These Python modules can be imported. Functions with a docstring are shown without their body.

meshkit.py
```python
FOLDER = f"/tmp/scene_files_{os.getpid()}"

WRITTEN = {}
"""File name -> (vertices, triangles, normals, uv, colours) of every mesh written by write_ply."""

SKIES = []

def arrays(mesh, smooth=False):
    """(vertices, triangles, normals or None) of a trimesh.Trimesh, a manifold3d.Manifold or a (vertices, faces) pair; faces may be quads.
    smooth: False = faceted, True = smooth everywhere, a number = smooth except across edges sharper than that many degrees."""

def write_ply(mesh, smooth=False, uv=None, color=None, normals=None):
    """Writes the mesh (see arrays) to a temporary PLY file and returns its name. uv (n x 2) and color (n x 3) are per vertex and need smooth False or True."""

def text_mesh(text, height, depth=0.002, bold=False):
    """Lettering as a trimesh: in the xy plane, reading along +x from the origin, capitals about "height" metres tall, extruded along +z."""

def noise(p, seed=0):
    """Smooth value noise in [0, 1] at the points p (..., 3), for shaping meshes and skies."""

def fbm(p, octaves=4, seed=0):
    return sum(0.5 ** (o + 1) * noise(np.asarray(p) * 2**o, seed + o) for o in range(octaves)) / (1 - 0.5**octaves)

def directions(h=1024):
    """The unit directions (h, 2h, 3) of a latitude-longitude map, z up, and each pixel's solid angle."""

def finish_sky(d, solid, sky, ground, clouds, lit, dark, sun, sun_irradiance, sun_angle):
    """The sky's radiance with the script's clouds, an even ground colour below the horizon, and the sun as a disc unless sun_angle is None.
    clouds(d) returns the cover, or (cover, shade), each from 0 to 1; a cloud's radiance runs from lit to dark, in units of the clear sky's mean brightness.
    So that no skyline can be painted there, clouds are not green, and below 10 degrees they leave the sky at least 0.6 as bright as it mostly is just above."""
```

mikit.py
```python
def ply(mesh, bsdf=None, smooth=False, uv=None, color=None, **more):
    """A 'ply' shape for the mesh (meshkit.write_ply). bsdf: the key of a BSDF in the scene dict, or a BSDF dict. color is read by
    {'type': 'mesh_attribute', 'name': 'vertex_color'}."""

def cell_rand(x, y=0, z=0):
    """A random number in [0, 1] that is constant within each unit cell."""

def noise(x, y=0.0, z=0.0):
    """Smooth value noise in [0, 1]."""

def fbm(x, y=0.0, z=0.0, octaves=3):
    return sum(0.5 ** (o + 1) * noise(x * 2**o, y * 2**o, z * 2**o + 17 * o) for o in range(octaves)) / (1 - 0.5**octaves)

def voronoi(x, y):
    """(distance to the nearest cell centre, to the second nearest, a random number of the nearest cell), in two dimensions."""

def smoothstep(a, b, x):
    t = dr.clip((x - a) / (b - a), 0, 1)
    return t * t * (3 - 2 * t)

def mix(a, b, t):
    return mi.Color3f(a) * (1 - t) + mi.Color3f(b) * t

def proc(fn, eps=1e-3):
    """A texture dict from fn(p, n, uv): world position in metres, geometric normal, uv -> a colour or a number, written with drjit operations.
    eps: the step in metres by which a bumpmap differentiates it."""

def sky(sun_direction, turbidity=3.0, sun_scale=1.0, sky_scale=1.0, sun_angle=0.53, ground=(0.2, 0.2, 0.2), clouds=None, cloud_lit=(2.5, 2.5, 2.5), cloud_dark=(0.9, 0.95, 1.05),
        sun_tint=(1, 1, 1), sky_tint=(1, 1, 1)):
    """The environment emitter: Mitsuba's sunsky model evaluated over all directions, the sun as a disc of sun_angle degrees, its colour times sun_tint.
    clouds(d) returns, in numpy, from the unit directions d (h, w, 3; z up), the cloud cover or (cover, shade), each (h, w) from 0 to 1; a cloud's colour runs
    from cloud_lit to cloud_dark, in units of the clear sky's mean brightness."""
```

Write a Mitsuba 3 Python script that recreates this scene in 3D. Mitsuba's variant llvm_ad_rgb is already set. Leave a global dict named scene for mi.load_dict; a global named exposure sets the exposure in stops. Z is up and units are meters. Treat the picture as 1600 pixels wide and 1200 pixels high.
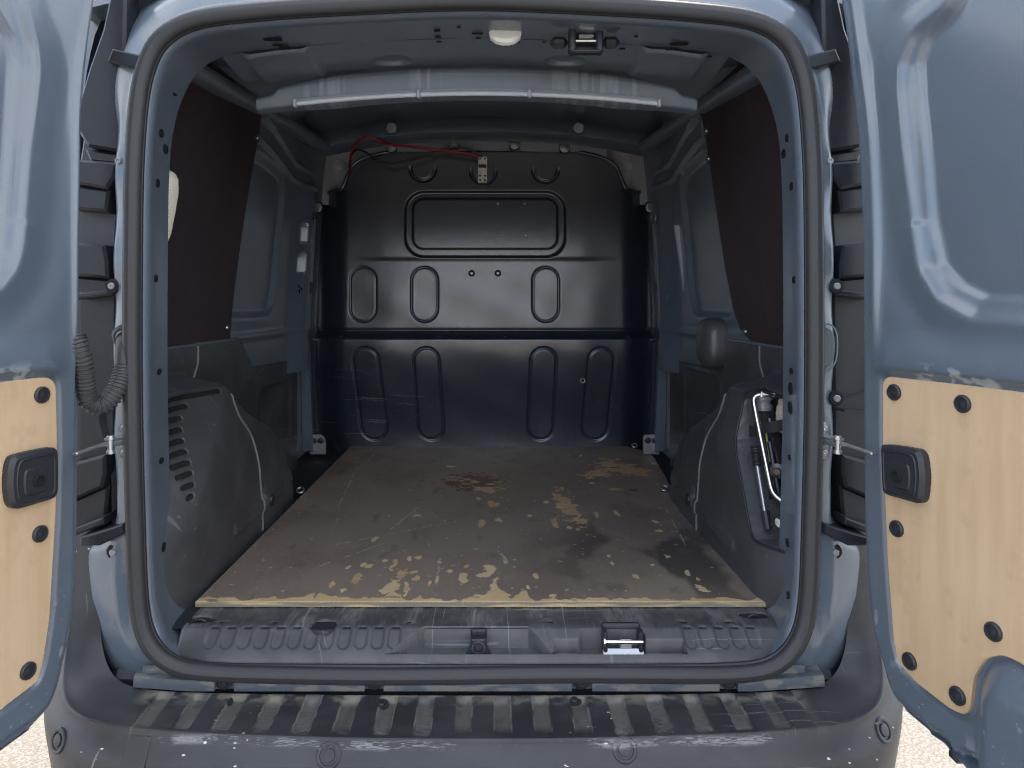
import math, random
import numpy as np, trimesh, mitsuba as mi, drjit as dr, mikit
from mikit import noise, fbm, smoothstep, mix, voronoi, cell_rand
from shapely.geometry import Polygon
from scipy.interpolate import PchipInterpolator, CubicSpline
T = mi.ScalarTransform4f
random.seed(5); rng = np.random.default_rng(5)

# ------------------------------------------------------------------ camera, sky, exposure
# y runs forward into the van, the rear opening stands at y = 0, the van's middle at x = 0, the ground at z = 0
EYE = np.array([0.035, -1.35, 1.20]); FOC = 1164.0
scene, labels = {}, {}
scene['camera'] = {'type': 'perspective', 'fov': math.degrees(2*math.atan(800/FOC)), 'fov_axis': 'x', 'near_clip': 0.02, 'far_clip': 2000.0,
    'principal_point_offset_x': (800-770)/1600, 'principal_point_offset_y': (600-475)/1200,
    'to_world': T().look_at(origin=EYE.tolist(), target=(EYE+[0, 1, 0]).tolist(), up=[0, 0, 1])}

def cloud_cover(d):
    from meshkit import fbm as nf
    q = d/np.maximum(d[..., 2:3]+0.25, 0.05)
    n = nf(q*1.6+3.1, octaves=5, seed=4)
    return np.clip((n-0.38)*4.0, 0, 1), np.clip((n-0.60)*3, 0, 0.6)
scene['sky'] = mikit.sky((0.10, 0.50, 0.86), turbidity=3, sun_scale=0.75, clouds=cloud_cover, cloud_lit=(3.2, 3.2, 3.2))
exposure = 3.4

# ------------------------------------------------------------------ helpers
def at(u, v, d):            # a point measured on the photograph, at distance d ahead of the lens
    return np.array([EYE[0]+(u-770)*d/FOC, EYE[1]+d, EYE[2]-(v-475)*d/FOC])
def ats(pts, d): return np.array([at(u, v, d) for u, v in pts])
def free(key):
    if key not in scene: return key
    i = 1
    while f'{key}_{i:03d}' in scene: i += 1
    return f'{key}_{i:03d}'
def add(key, mesh, bsdf, smooth=30, label=None, kind=None):
    key = free(key)
    scene[key] = mikit.ply(mesh, bsdf, smooth=smooth)
    if label or kind:
        labels[key] = {}
        if label: labels[key]['label'] = label
        if kind: labels[key]['kind'] = kind
    return key
def thing(key, label, cat, kind=None, group=None):
    labels[key] = {'label': label, 'category': cat}
    if kind: labels[key]['kind'] = kind
    if group: labels[key]['group'] = group
    return key
def cat(*ms): return trimesh.util.concatenate([m for m in ms])
def grid(P, flip=False, wrap=False):
    n, m = P.shape[:2]
    i, j = np.meshgrid(np.arange(n if wrap else n-1), np.arange(m-1), indexing='ij')
    k = (i+1) % n
    q = np.stack([i*m+j, k*m+j, k*m+j+1, i*m+j+1], -1).reshape(-1, 4)
    if flip: q = q[:, ::-1]
    return trimesh.Trimesh(P.reshape(-1, 3), np.vstack([q[:, [0, 1, 2]], q[:, [0, 2, 3]]]), process=False)
def slab(P, Q):             # two grids of one size joined along their borders into a closed shell
    n, m = P.shape[:2]
    b = [(i, 0) for i in range(n)]+[(n-1, j) for j in range(1, m)]+[(i, m-1) for i in range(n-2, -1, -1)]+[(0, j) for j in range(m-2, -1, -1)]
    B = np.array([[P[i, j], Q[i, j]] for i, j in b])
    return cat(grid(P), grid(Q, True), grid(B))
def sm(a, b, x):
    t = np.clip((x-a)/(b-a), 0, 1); return t*t*(3-2*t)
def spline(pts, n, closed=False):
    p = np.asarray(pts, float)
    if closed: p = np.vstack([p, p[:1]])
    t = np.concatenate([[0], np.cumsum(np.sqrt(np.linalg.norm(np.diff(p, axis=0), axis=1)))])
    c = CubicSpline(t, p, bc_type='periodic' if closed else 'natural')
    return c(np.linspace(0, t[-1], n, endpoint=not closed))
def poly(pts, n):           # straight pieces, evenly resampled
    p = np.asarray(pts, float)
    t = np.concatenate([[0], np.cumsum(np.linalg.norm(np.diff(p, axis=0), axis=1))])
    s = np.linspace(0, t[-1], n)
    return np.stack([np.interp(s, t, p[:, k]) for k in range(p.shape[1])], 1)
def tube(pts, r, sides=12, closed=False, caps=True, flat=(1, 1)):
    p = np.asarray(pts, float); n = len(p)
    t = (np.roll(p, -1, 0)-np.roll(p, 1, 0)) if closed else np.gradient(p, axis=0)
    t /= np.linalg.norm(t, axis=1, keepdims=True)+1e-12
    a = np.cross(t[0], [0, 0, 1] if abs(t[0][2]) < .9 else [1, 0, 0]); a /= np.linalg.norm(a)
    A = []
    for k in range(n):
        a = a-t[k]*(a@t[k]); a = a/np.linalg.norm(a); A.append(a)
    A = np.array(A); B = np.cross(t, A)
    w = np.linspace(0, 2*np.pi, sides, endpoint=False)
    r = np.broadcast_to(r, (n,))[:, None, None]
    V = p[:, None]+r*(np.cos(w)[None, :, None]*A[:, None]*flat[0]+np.sin(w)[None, :, None]*B[:, None]*flat[1])
    V = np.concatenate([V, V[:, :1]], 1)
    m = grid(V, wrap=closed)
    if caps and not closed:
        for e, f in ((0, 1), (n-1, -1)):
            c = p[e]; ring = V[e, :-1]; idx = np.arange(sides)
            fc = np.stack([np.full(sides, sides), (idx+1) % sides, idx], 1)[:, ::f]
            m = cat(m, trimesh.Trimesh(np.vstack([ring, [c]]), fc, process=False))
    return m
def frame(n, up=(0, 0, 1)):
    n = np.asarray(n, float); n /= np.linalg.norm(n)
    if abs(n @ np.asarray(up, float)) > .95: up = (0, 1, 0)
    u = np.cross(up, n); u /= np.linalg.norm(u)
    return np.stack([u, np.cross(n, u), n], 1)
def lathe(prof, c, n=(0, -1, 0), sides=20):  # profile of (radius, height along n)
    w = np.linspace(0, 2*np.pi, sides+1); R = frame(n)
    P = np.array([[[r*math.cos(a), r*math.sin(a), h] for a in w] for r, h in prof])
    return grid((P @ R.T)+np.asarray(c, float), True)
def box(c, s, b=0.003, R=None):   # chamfered box
    s = np.asarray(s, float)/2; b = min(b, .45*2*s.min())
    pts = []
    for sx in (-1, 1):
        for sy in (-1, 1):
            for sz in (-1, 1):
                q = np.array([sx, sy, sz])*s
                for k in range(3):
                    o = np.array([sx, sy, sz])*b; o[k] = 0; pts.append(q-o)
    h = trimesh.convex.convex_hull(np.array(pts)); V = np.array(h.vertices)
    if R is not None: V = V @ np.asarray(R).T
    return trimesh.Trimesh(V+np.asarray(c, float), h.faces, process=False)
def prism(o, eu, ev, en, pts, h0, h1, bev=0.002):  # outline in (u, v), from height h0 to h1 along en, the far rim chamfered
    pg = Polygon(pts)
    if not pg.exterior.is_ccw: pts = list(pts)[::-1]; pg = Polygon(pts)
    p = np.asarray(pts, float)
    t0 = p-np.roll(p, 1, 0); t1 = np.roll(p, -1, 0)-p
    t0 /= np.linalg.norm(t0, axis=1, keepdims=True)+1e-12; t1 /= np.linalg.norm(t1, axis=1, keepdims=True)+1e-12
    n0 = np.stack([-t0[:, 1], t0[:, 0]], 1); n1 = np.stack([-t1[:, 1], t1[:, 0]], 1)
    nn = n0+n1; nn /= np.maximum((nn*n0).sum(1, keepdims=True), .35)
    inn = p+nn*bev
    rings = [(p, h0), (p, h1-np.sign(h1-h0)*bev), (inn, h1)]
    M = np.stack([eu, ev, en]).astype(float)
    def w(q, h): return np.asarray(o, float)+np.column_stack([q, np.full(len(q), h)]) @ M
    rows = np.array([np.vstack([w(q, h), w(q, h)[:1]]) for q, h in rings])
    out = [grid(rows)]
    for q, h in ((p, h0), (inn, h1)):
        tv, tf = trimesh.creation.triangulate_polygon(Polygon(q).buffer(0), engine='earcut')
        out.append(trimesh.Trimesh(w(np.asarray(tv), h), tf, process=False))
    m = cat(*out); m.merge_vertices(); trimesh.repair.fix_normals(m)
    return m
def rrect(x0, x1, y0, y1, r, n=7):
    out = []
    for cx, cy, a in ((x1-r, y1-r, 0), (x0+r, y1-r, 90), (x0+r, y0+r, 180), (x1-r, y0+r, 270)):
        for k in range(n):
            w = math.radians(a+90*k/(n-1)); out.append((cx+r*math.cos(w), cy+r*math.sin(w)))
    return out
def sd_rr(x, y, x0, x1, y0, y1, r):
    dx = np.abs(x-(x0+x1)/2)-(x1-x0)/2+r; dy = np.abs(y-(y0+y1)/2)-(y1-y0)/2+r
    return np.hypot(np.maximum(dx, 0), np.maximum(dy, 0))+np.minimum(np.maximum(dx, dy), 0)-r
def sd_cap(x, y, ax, ay, bx, by, r):
    h = np.clip(((x-ax)*(bx-ax)+(y-ay)*(by-ay))/((bx-ax)**2+(by-ay)**2+1e-12), 0, 1)
    return np.hypot(x-ax-h*(bx-ax), y-ay-h*(by-ay))-r
def sd_poly(x, y, pts):     # signed distance to a polygon, negative inside
    p = np.asarray(pts, float); d = np.full(x.shape, 9.0); ins = np.zeros(x.shape, bool)
    for (ax, ay), (bx, by) in zip(p, np.roll(p, -1, 0)):
        d = np.minimum(d, sd_cap(x, y, ax, ay, bx, by, 0))
        with np.errstate(divide='ignore', invalid='ignore'):
            c = ((ay > y) != (by > y)) & (x < (bx-ax)*(y-ay)/(by-ay)+ax)
        ins ^= c
    return np.where(ins, -d, d)
def curve(pts):
    p = np.array(sorted(pts), float); return PchipInterpolator(p[:, 0], p[:, 1], extrapolate=True)
def screw(key, c, n, r=.009, m='zinc', washer=True, h=.005):
    prof = ([(r*1.9, 0), (r*1.9, .0015), (r*1.15, .002)] if washer else [])+[(r, .001), (r, h), (r*.8, h+.0015), (r*.45, h+.0015), (r*.38, h-.001), (0, h-.0015)]
    return add(key, lathe(prof, c, n, 14), m, 35)

# ------------------------------------------------------------------ materials
def col(c): return {'type': 'rgb', 'value': list(c)}
def pr(base, rough=.5, **k):
    d = {'type': 'principled', 'base_color': base if isinstance(base, dict) else col(base), 'roughness': rough if isinstance(rough, dict) else float(rough)}
    d.update({a: (b if isinstance(b, dict) else float(b)) for a, b in k.items()})
    return {'type': 'twosided', 'bsdf': d}
def scratch(a, b, seed, dens=.80, fine=260.0):  # thin broken lines that run about along a
    w = noise(a*9+seed, b*9, seed)*.05
    line = noise((b+w)*fine, a*2.0+seed, seed)
    gate = noise(a*9+seed*3, b*60, seed+2)*noise(a*2.3+seed, b*2.3, seed+5)
    return smoothstep(dens+.08, dens+.13, line)*smoothstep(.42, .52, gate)
def flecks(a, b, s, seed, thr=.1):
    f, _, w = voronoi(a*s+seed, b*s)
    return smoothstep(thr, thr*.6, f+.25*(noise(a*s*6, b*s*6, seed)-.5))*smoothstep(.55, .6, w)

PAINT = (.098, .124, .156)
def paint_fn(p, n, uv):
    d = fbm(p.x*14, p.y*14, p.z*14, 4)
    c = mix(PAINT, (.108, .134, .167), smoothstep(.45, .8, d)*.4)
    return c
scene['paint'] = pr(mikit.proc(paint_fn), .22, specular=.6, clearcoat=1, clearcoat_gloss=.97)
def worn_paint_fn(p, n, uv):  # paint rubbed along the low edges, with pale scuffs
    c = paint_fn(p, n, uv)
    low = smoothstep(.82, .62, p.z)
    s = scratch(p.z*.7+p.y*.7, p.y-p.z*.6, 5, .70, 130)*low+flecks(p.z, p.y, 60, 9, .05)*low*.6
    s = s+smoothstep(.64, .72, fbm(p.y*60, p.z*40, p.x*50, 4))*smoothstep(.62, .52, fbm(p.z*6+4, p.y*6, 1, 2))*low*.6
    rub = smoothstep(.045, .02, dr.abs(p.z-1.07))*smoothstep(.52, .62, fbm(p.y*46, p.z*70, p.x*9, 4))*smoothstep(.55, .68, noise(p.y*11+.8, 4))
    return mix(c, (.40, .43, .43), dr.clip(s*.55+rub*.6, 0, .8))
scene['door_paint'] = pr(mikit.proc(worn_paint_fn), .22, specular=.6, clearcoat=1, clearcoat_gloss=.97)
def black_fn(p, n, uv):
    d = fbm(p.x*9, p.y*9, p.z*9, 4)
    c = mix((.048, .050, .056), (.066, .069, .076), smoothstep(.35, .75, d))
    s = scratch(p.y, p.z+p.x*.5, 3)+scratch(p.z, p.y-.4*p.x, 8, .82)*.8+scratch(p.y*.7+p.z*.7, p.z-p.y, 14, .82)
    return mix(c, (.17, .18, .20), dr.clip(s*.5+flecks(p.y, p.z, 26, 2, .035)*.35, 0, .6))
scene['black_plastic'] = pr(mikit.proc(black_fn), .37, specular=.7)
scene['black_part'] = pr((.022, .024, .030), .42, specular=.5)
scene['boot_rubber'] = pr((.055, .056, .060), .5)
scene['rubber'] = pr((.034, .035, .038), .48, specular=.45)
scene['hole_black'] = pr((.006, .006, .007), .8)  # near black; in slots and holes it paints their inner shade
def bulk_fn(p, n, uv):
    d = fbm(p.x*6, p.z*6, 2, 4)
    c = mix((.014, .020, .034), (.021, .029, .045), d)
    low = smoothstep(1.0, .72, p.z)
    s = scratch(p.x, p.z, 6, .70, 300)*low*1.2+scratch(p.x*.9+p.z*.4, p.z-p.x*.5, 21, .84)*.5*low+flecks(p.x, p.z, 30, 7, .03)*.3*low
    return mix(c, (.30, .30, .30), dr.clip(s*.6, 0, .7))
scene['bulkhead_paint'] = pr(mikit.proc(bulk_fn), .26, specular=1.0, clearcoat=.6, clearcoat_gloss=.78)
def sill_fn(p, n, uv):
    d = fbm(p.x*30, p.y*30, p.z*20, 4)
    c = mix((.068, .071, .075), (.088, .091, .096), smoothstep(.35, .7, d))
    back = smoothstep(.045, .075, p.y+.03*(fbm(p.x*12, p.y*30, 2)-.5))
    dirt = mix((.042, .044, .047), (.20, .20, .20), smoothstep(.40, .74, fbm(p.x*190, p.y*28, p.z*28, 4)*.6+.4*noise(p.x*34, p.y*9)))
    c = mix(c, dirt, back*smoothstep(.580, .587, p.z)*.5*smoothstep(.36, .62, fbm(p.x*24+3, p.y*24, 7, 3)+.1))
    s = scratch(p.x, p.y+p.z, 4, .72, 300)+scratch(p.y+p.x*.3, p.x, 9, .78, 200)
    return mix(c, (.30, .32, .33), dr.clip(s*.4, 0, .55))
scene['sill_plastic'] = pr(mikit.proc(sill_fn), .40, specular=.5)
def bumper_fn(p, n, uv):
    d = fbm(p.x*9, p.y*16, p.z*12, 4)
    c = mix((.024, .025, .029), (.036, .037, .041), smoothstep(.35, .7, d))
    x = p.x
    # chalky scuff ground along the step's front edge, left half most
    edge = smoothstep(.009, .002, dr.abs(p.z-.4895+.006*noise(x*22, 3)-.003))
    w = smoothstep(.50, .66, fbm(x*110, p.z*900, p.y*900, 3)*.55+.45*fbm(x*13, 3, 1, 3)+.09*smoothstep(.12, -.30, x)-.03)*smoothstep(.60, .48, dr.abs(x))
    c = mix(c, (.30, .305, .315), edge*w*.55)
    chips = flecks(x*.6, p.y*1.0+p.z, 50, 6, .05)*smoothstep(.60, .68, noise(x*5+2, p.z*9, 6))
    s = scratch(p.y+x*.3+p.z, x, 11, .74, 160)+scratch(x, p.z+p.y, 17, .80, 200)*.6
    c = mix(c, (.62, .63, .65), dr.clip(chips*.8+s*.2, 0, .8))
    # dust packed against the body along the step's inner edge
    ph = (x+.015)/.0668; tri = dr.abs(ph-dr.round(ph))*2
    gr = smoothstep(.44, .38, tri)*smoothstep(.60, .57, dr.abs(x))*smoothstep(-.125, -.10, p.y)*smoothstep(.47, .49, p.z)
    rimg = smoothstep(.05, .02, dr.abs(tri-.43))*smoothstep(.60, .57, dr.abs(x))*smoothstep(-.13, -.11, p.y)*smoothstep(.48, .492, p.z)
    c = mix(c, (.105, .102, .094), gr*.75*smoothstep(.15, .6, fbm(x*40, p.y*22, 6, 3)+.12))
    c = mix(c, (.19, .185, .17), rimg*.6*smoothstep(.35, .7, noise(x*60, p.y*30)))
    dust = smoothstep(-.052, -.02, p.y+.02*fbm(x*40, p.y*60, 3))*smoothstep(.35, .65, fbm(x*34, p.y*50, 1, 4))
    return mix(c, (.22, .20, .16), dust*.6*smoothstep(.53, .512, p.z)*smoothstep(.60, .57, dr.abs(x)))
scene['bumper_plastic'] = pr(mikit.proc(bumper_fn), .42, specular=.5)
def lip_fn(p, n, uv):
    d = smoothstep(.42, .62, fbm(p.x*30, p.z*90, p.y*60, 4))
    return mix((.060, .075, .092), (.21, .19, .15), d*.5)
scene['dusty_plastic'] = pr(mikit.proc(lip_fn), .45)
def wood_fn(p, n, uv):
    g = fbm(p.z*6, p.y*60, p.x*60, 4); b = fbm(p.z*5, p.y*5, p.x*5, 3)
    fl = noise(p.z*30, p.y*260, p.x*260)
    c = mix((.53, .375, .222), (.60, .440, .280), smoothstep(.3, .7, .5*g+.5*b))
    c = mix(c, (.46, .32, .19), smoothstep(.70, .85, fl)*.08)
    return mix(c, (.42, .28, .17), smoothstep(.60, .76, fbm(p.z*34, p.y*40, p.x*30, 4))*.22)
scene['door_plywood'] = pr(mikit.proc(wood_fn), .48, specular=.4)
def lining_fn(p, n, uv):
    g = fbm(p.z*6, p.y*14, 1, 4); m = noise(p.z*300, p.y*300)
    c = mix((.030, .021, .025), (.046, .033, .037), .6*g+.4*m)
    return mix(c, (.30, .22, .17), scratch(p.z, p.y, 6, .84)*.25)
scene['lining_plywood'] = pr(mikit.proc(lining_fn), .5, specular=.35)
scene['zinc'] = pr((.50, .51, .52), .36, metallic=.9)
scene['steel'] = pr((.70, .71, .70), .25, metallic=1.0)
scene['pale_metal'] = pr((.38, .39, .41), .42, metallic=.45)
scene['black_gloss'] = pr((.016, .017, .020), .18, specular=.6, clearcoat=.5)
scene['silver_paint'] = pr((.50, .52, .54), .36, specular=.5)
scene['grey_panel'] = pr((.40, .42, .46), .5)
scene['grey_strip'] = pr((.30, .33, .38), .42)
scene['white_plastic'] = pr((.80, .80, .77), .3)
scene['cream_plastic'] = pr((.80, .76, .66), .4)
scene['red_insulation'] = pr((.36, .03, .05), .4)
scene['black_insulation'] = pr((.02, .02, .022), .4)
scene['lamp_tube'] = pr((.46, .49, .52), .25, clearcoat=.6)
scene['cloth'] = pr((.46, .41, .34), .9)
scene['webbing'] = pr((.018, .019, .021), .75)
scene['green_paint'] = pr((.30, .36, .06), .4)
scene['tyre'] = pr((.02, .02, .021), .8)
def ground_fn(p, n, uv):
    f, s2, w = voronoi(p.x*130, p.y*130)
    g = mix((.15, .147, .142), (.25, .244, .235), w)
    g = mix(g, (.09, .088, .085), smoothstep(.30, .62, f)*.7)
    return mix(g, (.18, .176, .17), .35*fbm(p.x*3, p.y*3, 0, 4))
scene['gravel_asphalt'] = pr(mikit.proc(ground_fn), .9)

# floor board: brown film worn through to bare wood in chips; (u, v, half width, half height, turn, tone) as read off the photograph, laid out on the board
def floor_pt(u, v):
    d = .60*FOC/(v-475); return EYE[0]+(u-770)*d/FOC, d+EYE[1], d
CHIPS = [(742,752,54,12,0,1),(722,757,33,9,.1,1),(765,763,22,9,0,.6),(962,729,36,14,.15,.68),(990,736,26,7,.1,.6),(930,741,26,7,-.1,.45),(888,793,17,32,-.5,.42),(872,778,8,9,.6,.5),
 (768,890,15,12,0,0),(757,899,11,5,0,0),(772,918,7,14,0,0),(783,930,20,7,0,0),(770,787,11,5,0,.5),(753,817,7,7,0,.5),(781,813,7,4,0,.2),(724,905,9,10,.3,.2),(616,881,5,10,.1,.35),(601,876,5,3,0,.1),
 (568,882,6,4,-.3,.2),(577,884,7,4,0,.2),(558,904,8,8,0,.45),(629,898,11,9,-.4,.4),(650,905,7,5,-.3,.4),(648,894,9,3,0,.1),(634,920,5,12,-.4,.3),(610,917,15,12,-.6,.1),(518,913,6,5,-.5,.3),(586,842,6,6,0,.4),
 (867,817,5,10,.2,.4),(888,825,6,4,.1,.4),(932,803,5,6,.3,.4),(964,802,5,5,0,.3),(993,900,7,5,.2,.2),(1075,896,4,7,.4,.2),(837,899,6,5,0,.2),(1100,921,10,7,.8,.2),(729,886,5,4,0,.4),(790,875,4,6,0,.4),
 (651,806,7,2,0,0),(704,893,5,3,0,0),(746,779,5,2,0,0),(829,806,4,3,0,.2),(824,917,4,3,0,0),(544,886,6,3,-.3,0),(536,922,6,3,-.4,0),(1020,882,6,2,-.2,0),(956,880,4,3,0,0),(950,868,4,3,0,0),(640,874,4,5,0,0),
 (687,878,5,2,0,0),(671,911,3,7,.2,0),(683,907,3,9,.1,0),(1024,815,5,3,0,0),(1029,830,6,3,0,0),(705,729,9,1.5,0,0),(878,764,4,4,0,.5),(958,764,20,3,0,.8),(907,712,5,1.5,0,0),(923,755,6,1.5,0,.1),(1022,724,5,1.5,0,.1),
 (1043,870,5,2.5,0,0),(852,784,5,2,0,0),(990,766,7,2,0,.9),(655,871,7,4,0,.1),(498,930,5,5,0,.2),(865,930,7,4,0,.4),(1090,905,5,4,.6,.3)]
LINES = [(528,793,555,735),(555,735,584,710),(525,851,716,813),(500,884,601,849),(610,828,660,787),(644,719,654,709),(688,889,724,879),(683,905,688,872),(778,860,796,878),(1040,795,1075,860)]
def floor_fn(p, n, uv):
    x, y = p.x, p.y
    wv = fbm(x*7, y*5, 3, 4); fine = noise(x*420+y*200, y*420-x*200)
    c = mix((.180, .142, .114), (.240, .192, .154), smoothstep(.3, .7, .7*wv+.3*fine))
    c = mix(c, (.27, .22, .165), smoothstep(.50, .68, fbm(x*2.2+5, y*2.0, 9, 3))*.5)
    # dark grease and wet-looking stains
    st = fbm(x*8, y*4.5, 12, 4)
    reg = smoothstep(.52, .12, dr.sqrt(dr.square((x-.43)/.75)+dr.square((y-.42)/.9)))
    c = mix(c, (.050, .044, .042), smoothstep(.44, .58, st)*reg*.8)
    c = mix(c, (.12, .10, .088), smoothstep(.70, .82, fbm(x*24+8, y*14, 2, 4))*.4)
    nx = (noise(x*46, y*46, 1)-.5)*1.1+(noise(x*150, y*150, 2)-.5)*.7
    ny = (noise(x*46+9, y*46, 5)-.5)*1.1+(noise(x*150, y*150+7, 6)-.5)*.7
    hit, tone = mi.Float(0), mi.Float(0)
    for (u, v, a, b, t, k) in CHIPS:
        cx, cy, d = floor_pt(u, v); s = d/FOC; sy = d*d/(FOC*.60)
        q, r = (x-cx)/s+nx*a*.8, -(y-cy)/sy+ny*b*.8
        ca, sa = math.cos(t), math.sin(t)
        a, b = a*.78, b*.78
        e = dr.square((q*ca+r*sa)/a)+dr.square((-q*sa+r*ca)/b)
        m = smoothstep(1.25, 1.0, e)
        tone = dr.select(m > hit, mi.Float(k), tone); hit = dr.maximum(hit, m)
    g = fbm(x*22, y*50, 4, 4)
    wood = mix((.56, .425, .255), (.45, .29, .17), smoothstep(.1, .6, tone+(g-.5)*.7))
    wood = mix(wood, (.115, .062, .045), smoothstep(.80, 1.02, tone+(fbm(x*20, y*26, 8, 4)-.5)*1.1)*.9)
    rim = dr.clip(hit*(1-hit)*4, 0, 1)
    c = mix(c, wood, hit)
    c = mix(c, (.06, .045, .035), rim*.4)
    for (u0, v0, u1, v1) in LINES:
        ax, ay, _ = floor_pt(u0, v0); bx, by, _ = floor_pt(u1, v1)
        h = dr.clip(((x-ax)*(bx-ax)+(y-ay)*(by-ay))/((bx-ax)**2+(by-ay)**2), 0, 1)
        dd = dr.sqrt(dr.square(x-ax-h*(bx-ax)+nx*.004)+dr.square(y-ay-h*(by-ay)))
        c = mix(c, (.42, .36, .27), smoothstep(.0028, .0012, dd)*smoothstep(.30, .5, noise(x*60, y*60))*.75)
    s = flecks(x, y, 24, 4, .04)
    c = mix(c, (.46, .39, .28), s*.7)
    # the splintered front edge, film torn back to raw wood
    e = .004+.075*smoothstep(.47, .85, fbm(x*16, 3.3, 2, 4)*.7+.3*noise(x*70, y*30, 4))*smoothstep(-.50, -.25, x)*smoothstep(.45, .10, x)+.012*smoothstep(.4, .7, noise(x*24, 7))+.014*noise(x*95, 2)
    tear = smoothstep(e, e*.8, y-.152)
    return mix(c, mix((.60, .46, .27), (.48, .33, .17), g), tear*smoothstep(.25, .4, noise(x*30, y*80, 3)+.25))
scene['floor_film'] = pr(mikit.proc(floor_fn), .46, specular=.4)
def edge_fn(p, n, uv):
    k = smoothstep(.3, .7, noise(p.x*30, p.z*700))
    return mix(mix((.55, .40, .20), (.38, .30, .19), k), (.17, .155, .13), smoothstep(.34, .58, fbm(p.x*9, p.z*90, 3))*.85)
scene['board_edge'] = pr(mikit.proc(edge_fn), .6)

# ------------------------------------------------------------------ ground and far house
g = trimesh.Trimesh([[-600, -600, 0], [600, -600, 0], [600, 600, 0], [-600, 600, 0]], [[0, 1, 2], [0, 2, 3]], process=False)
add('ground', g, 'gravel_asphalt', False, 'pale sunlit gravelly asphalt under and around the van', 'structure')

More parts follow.
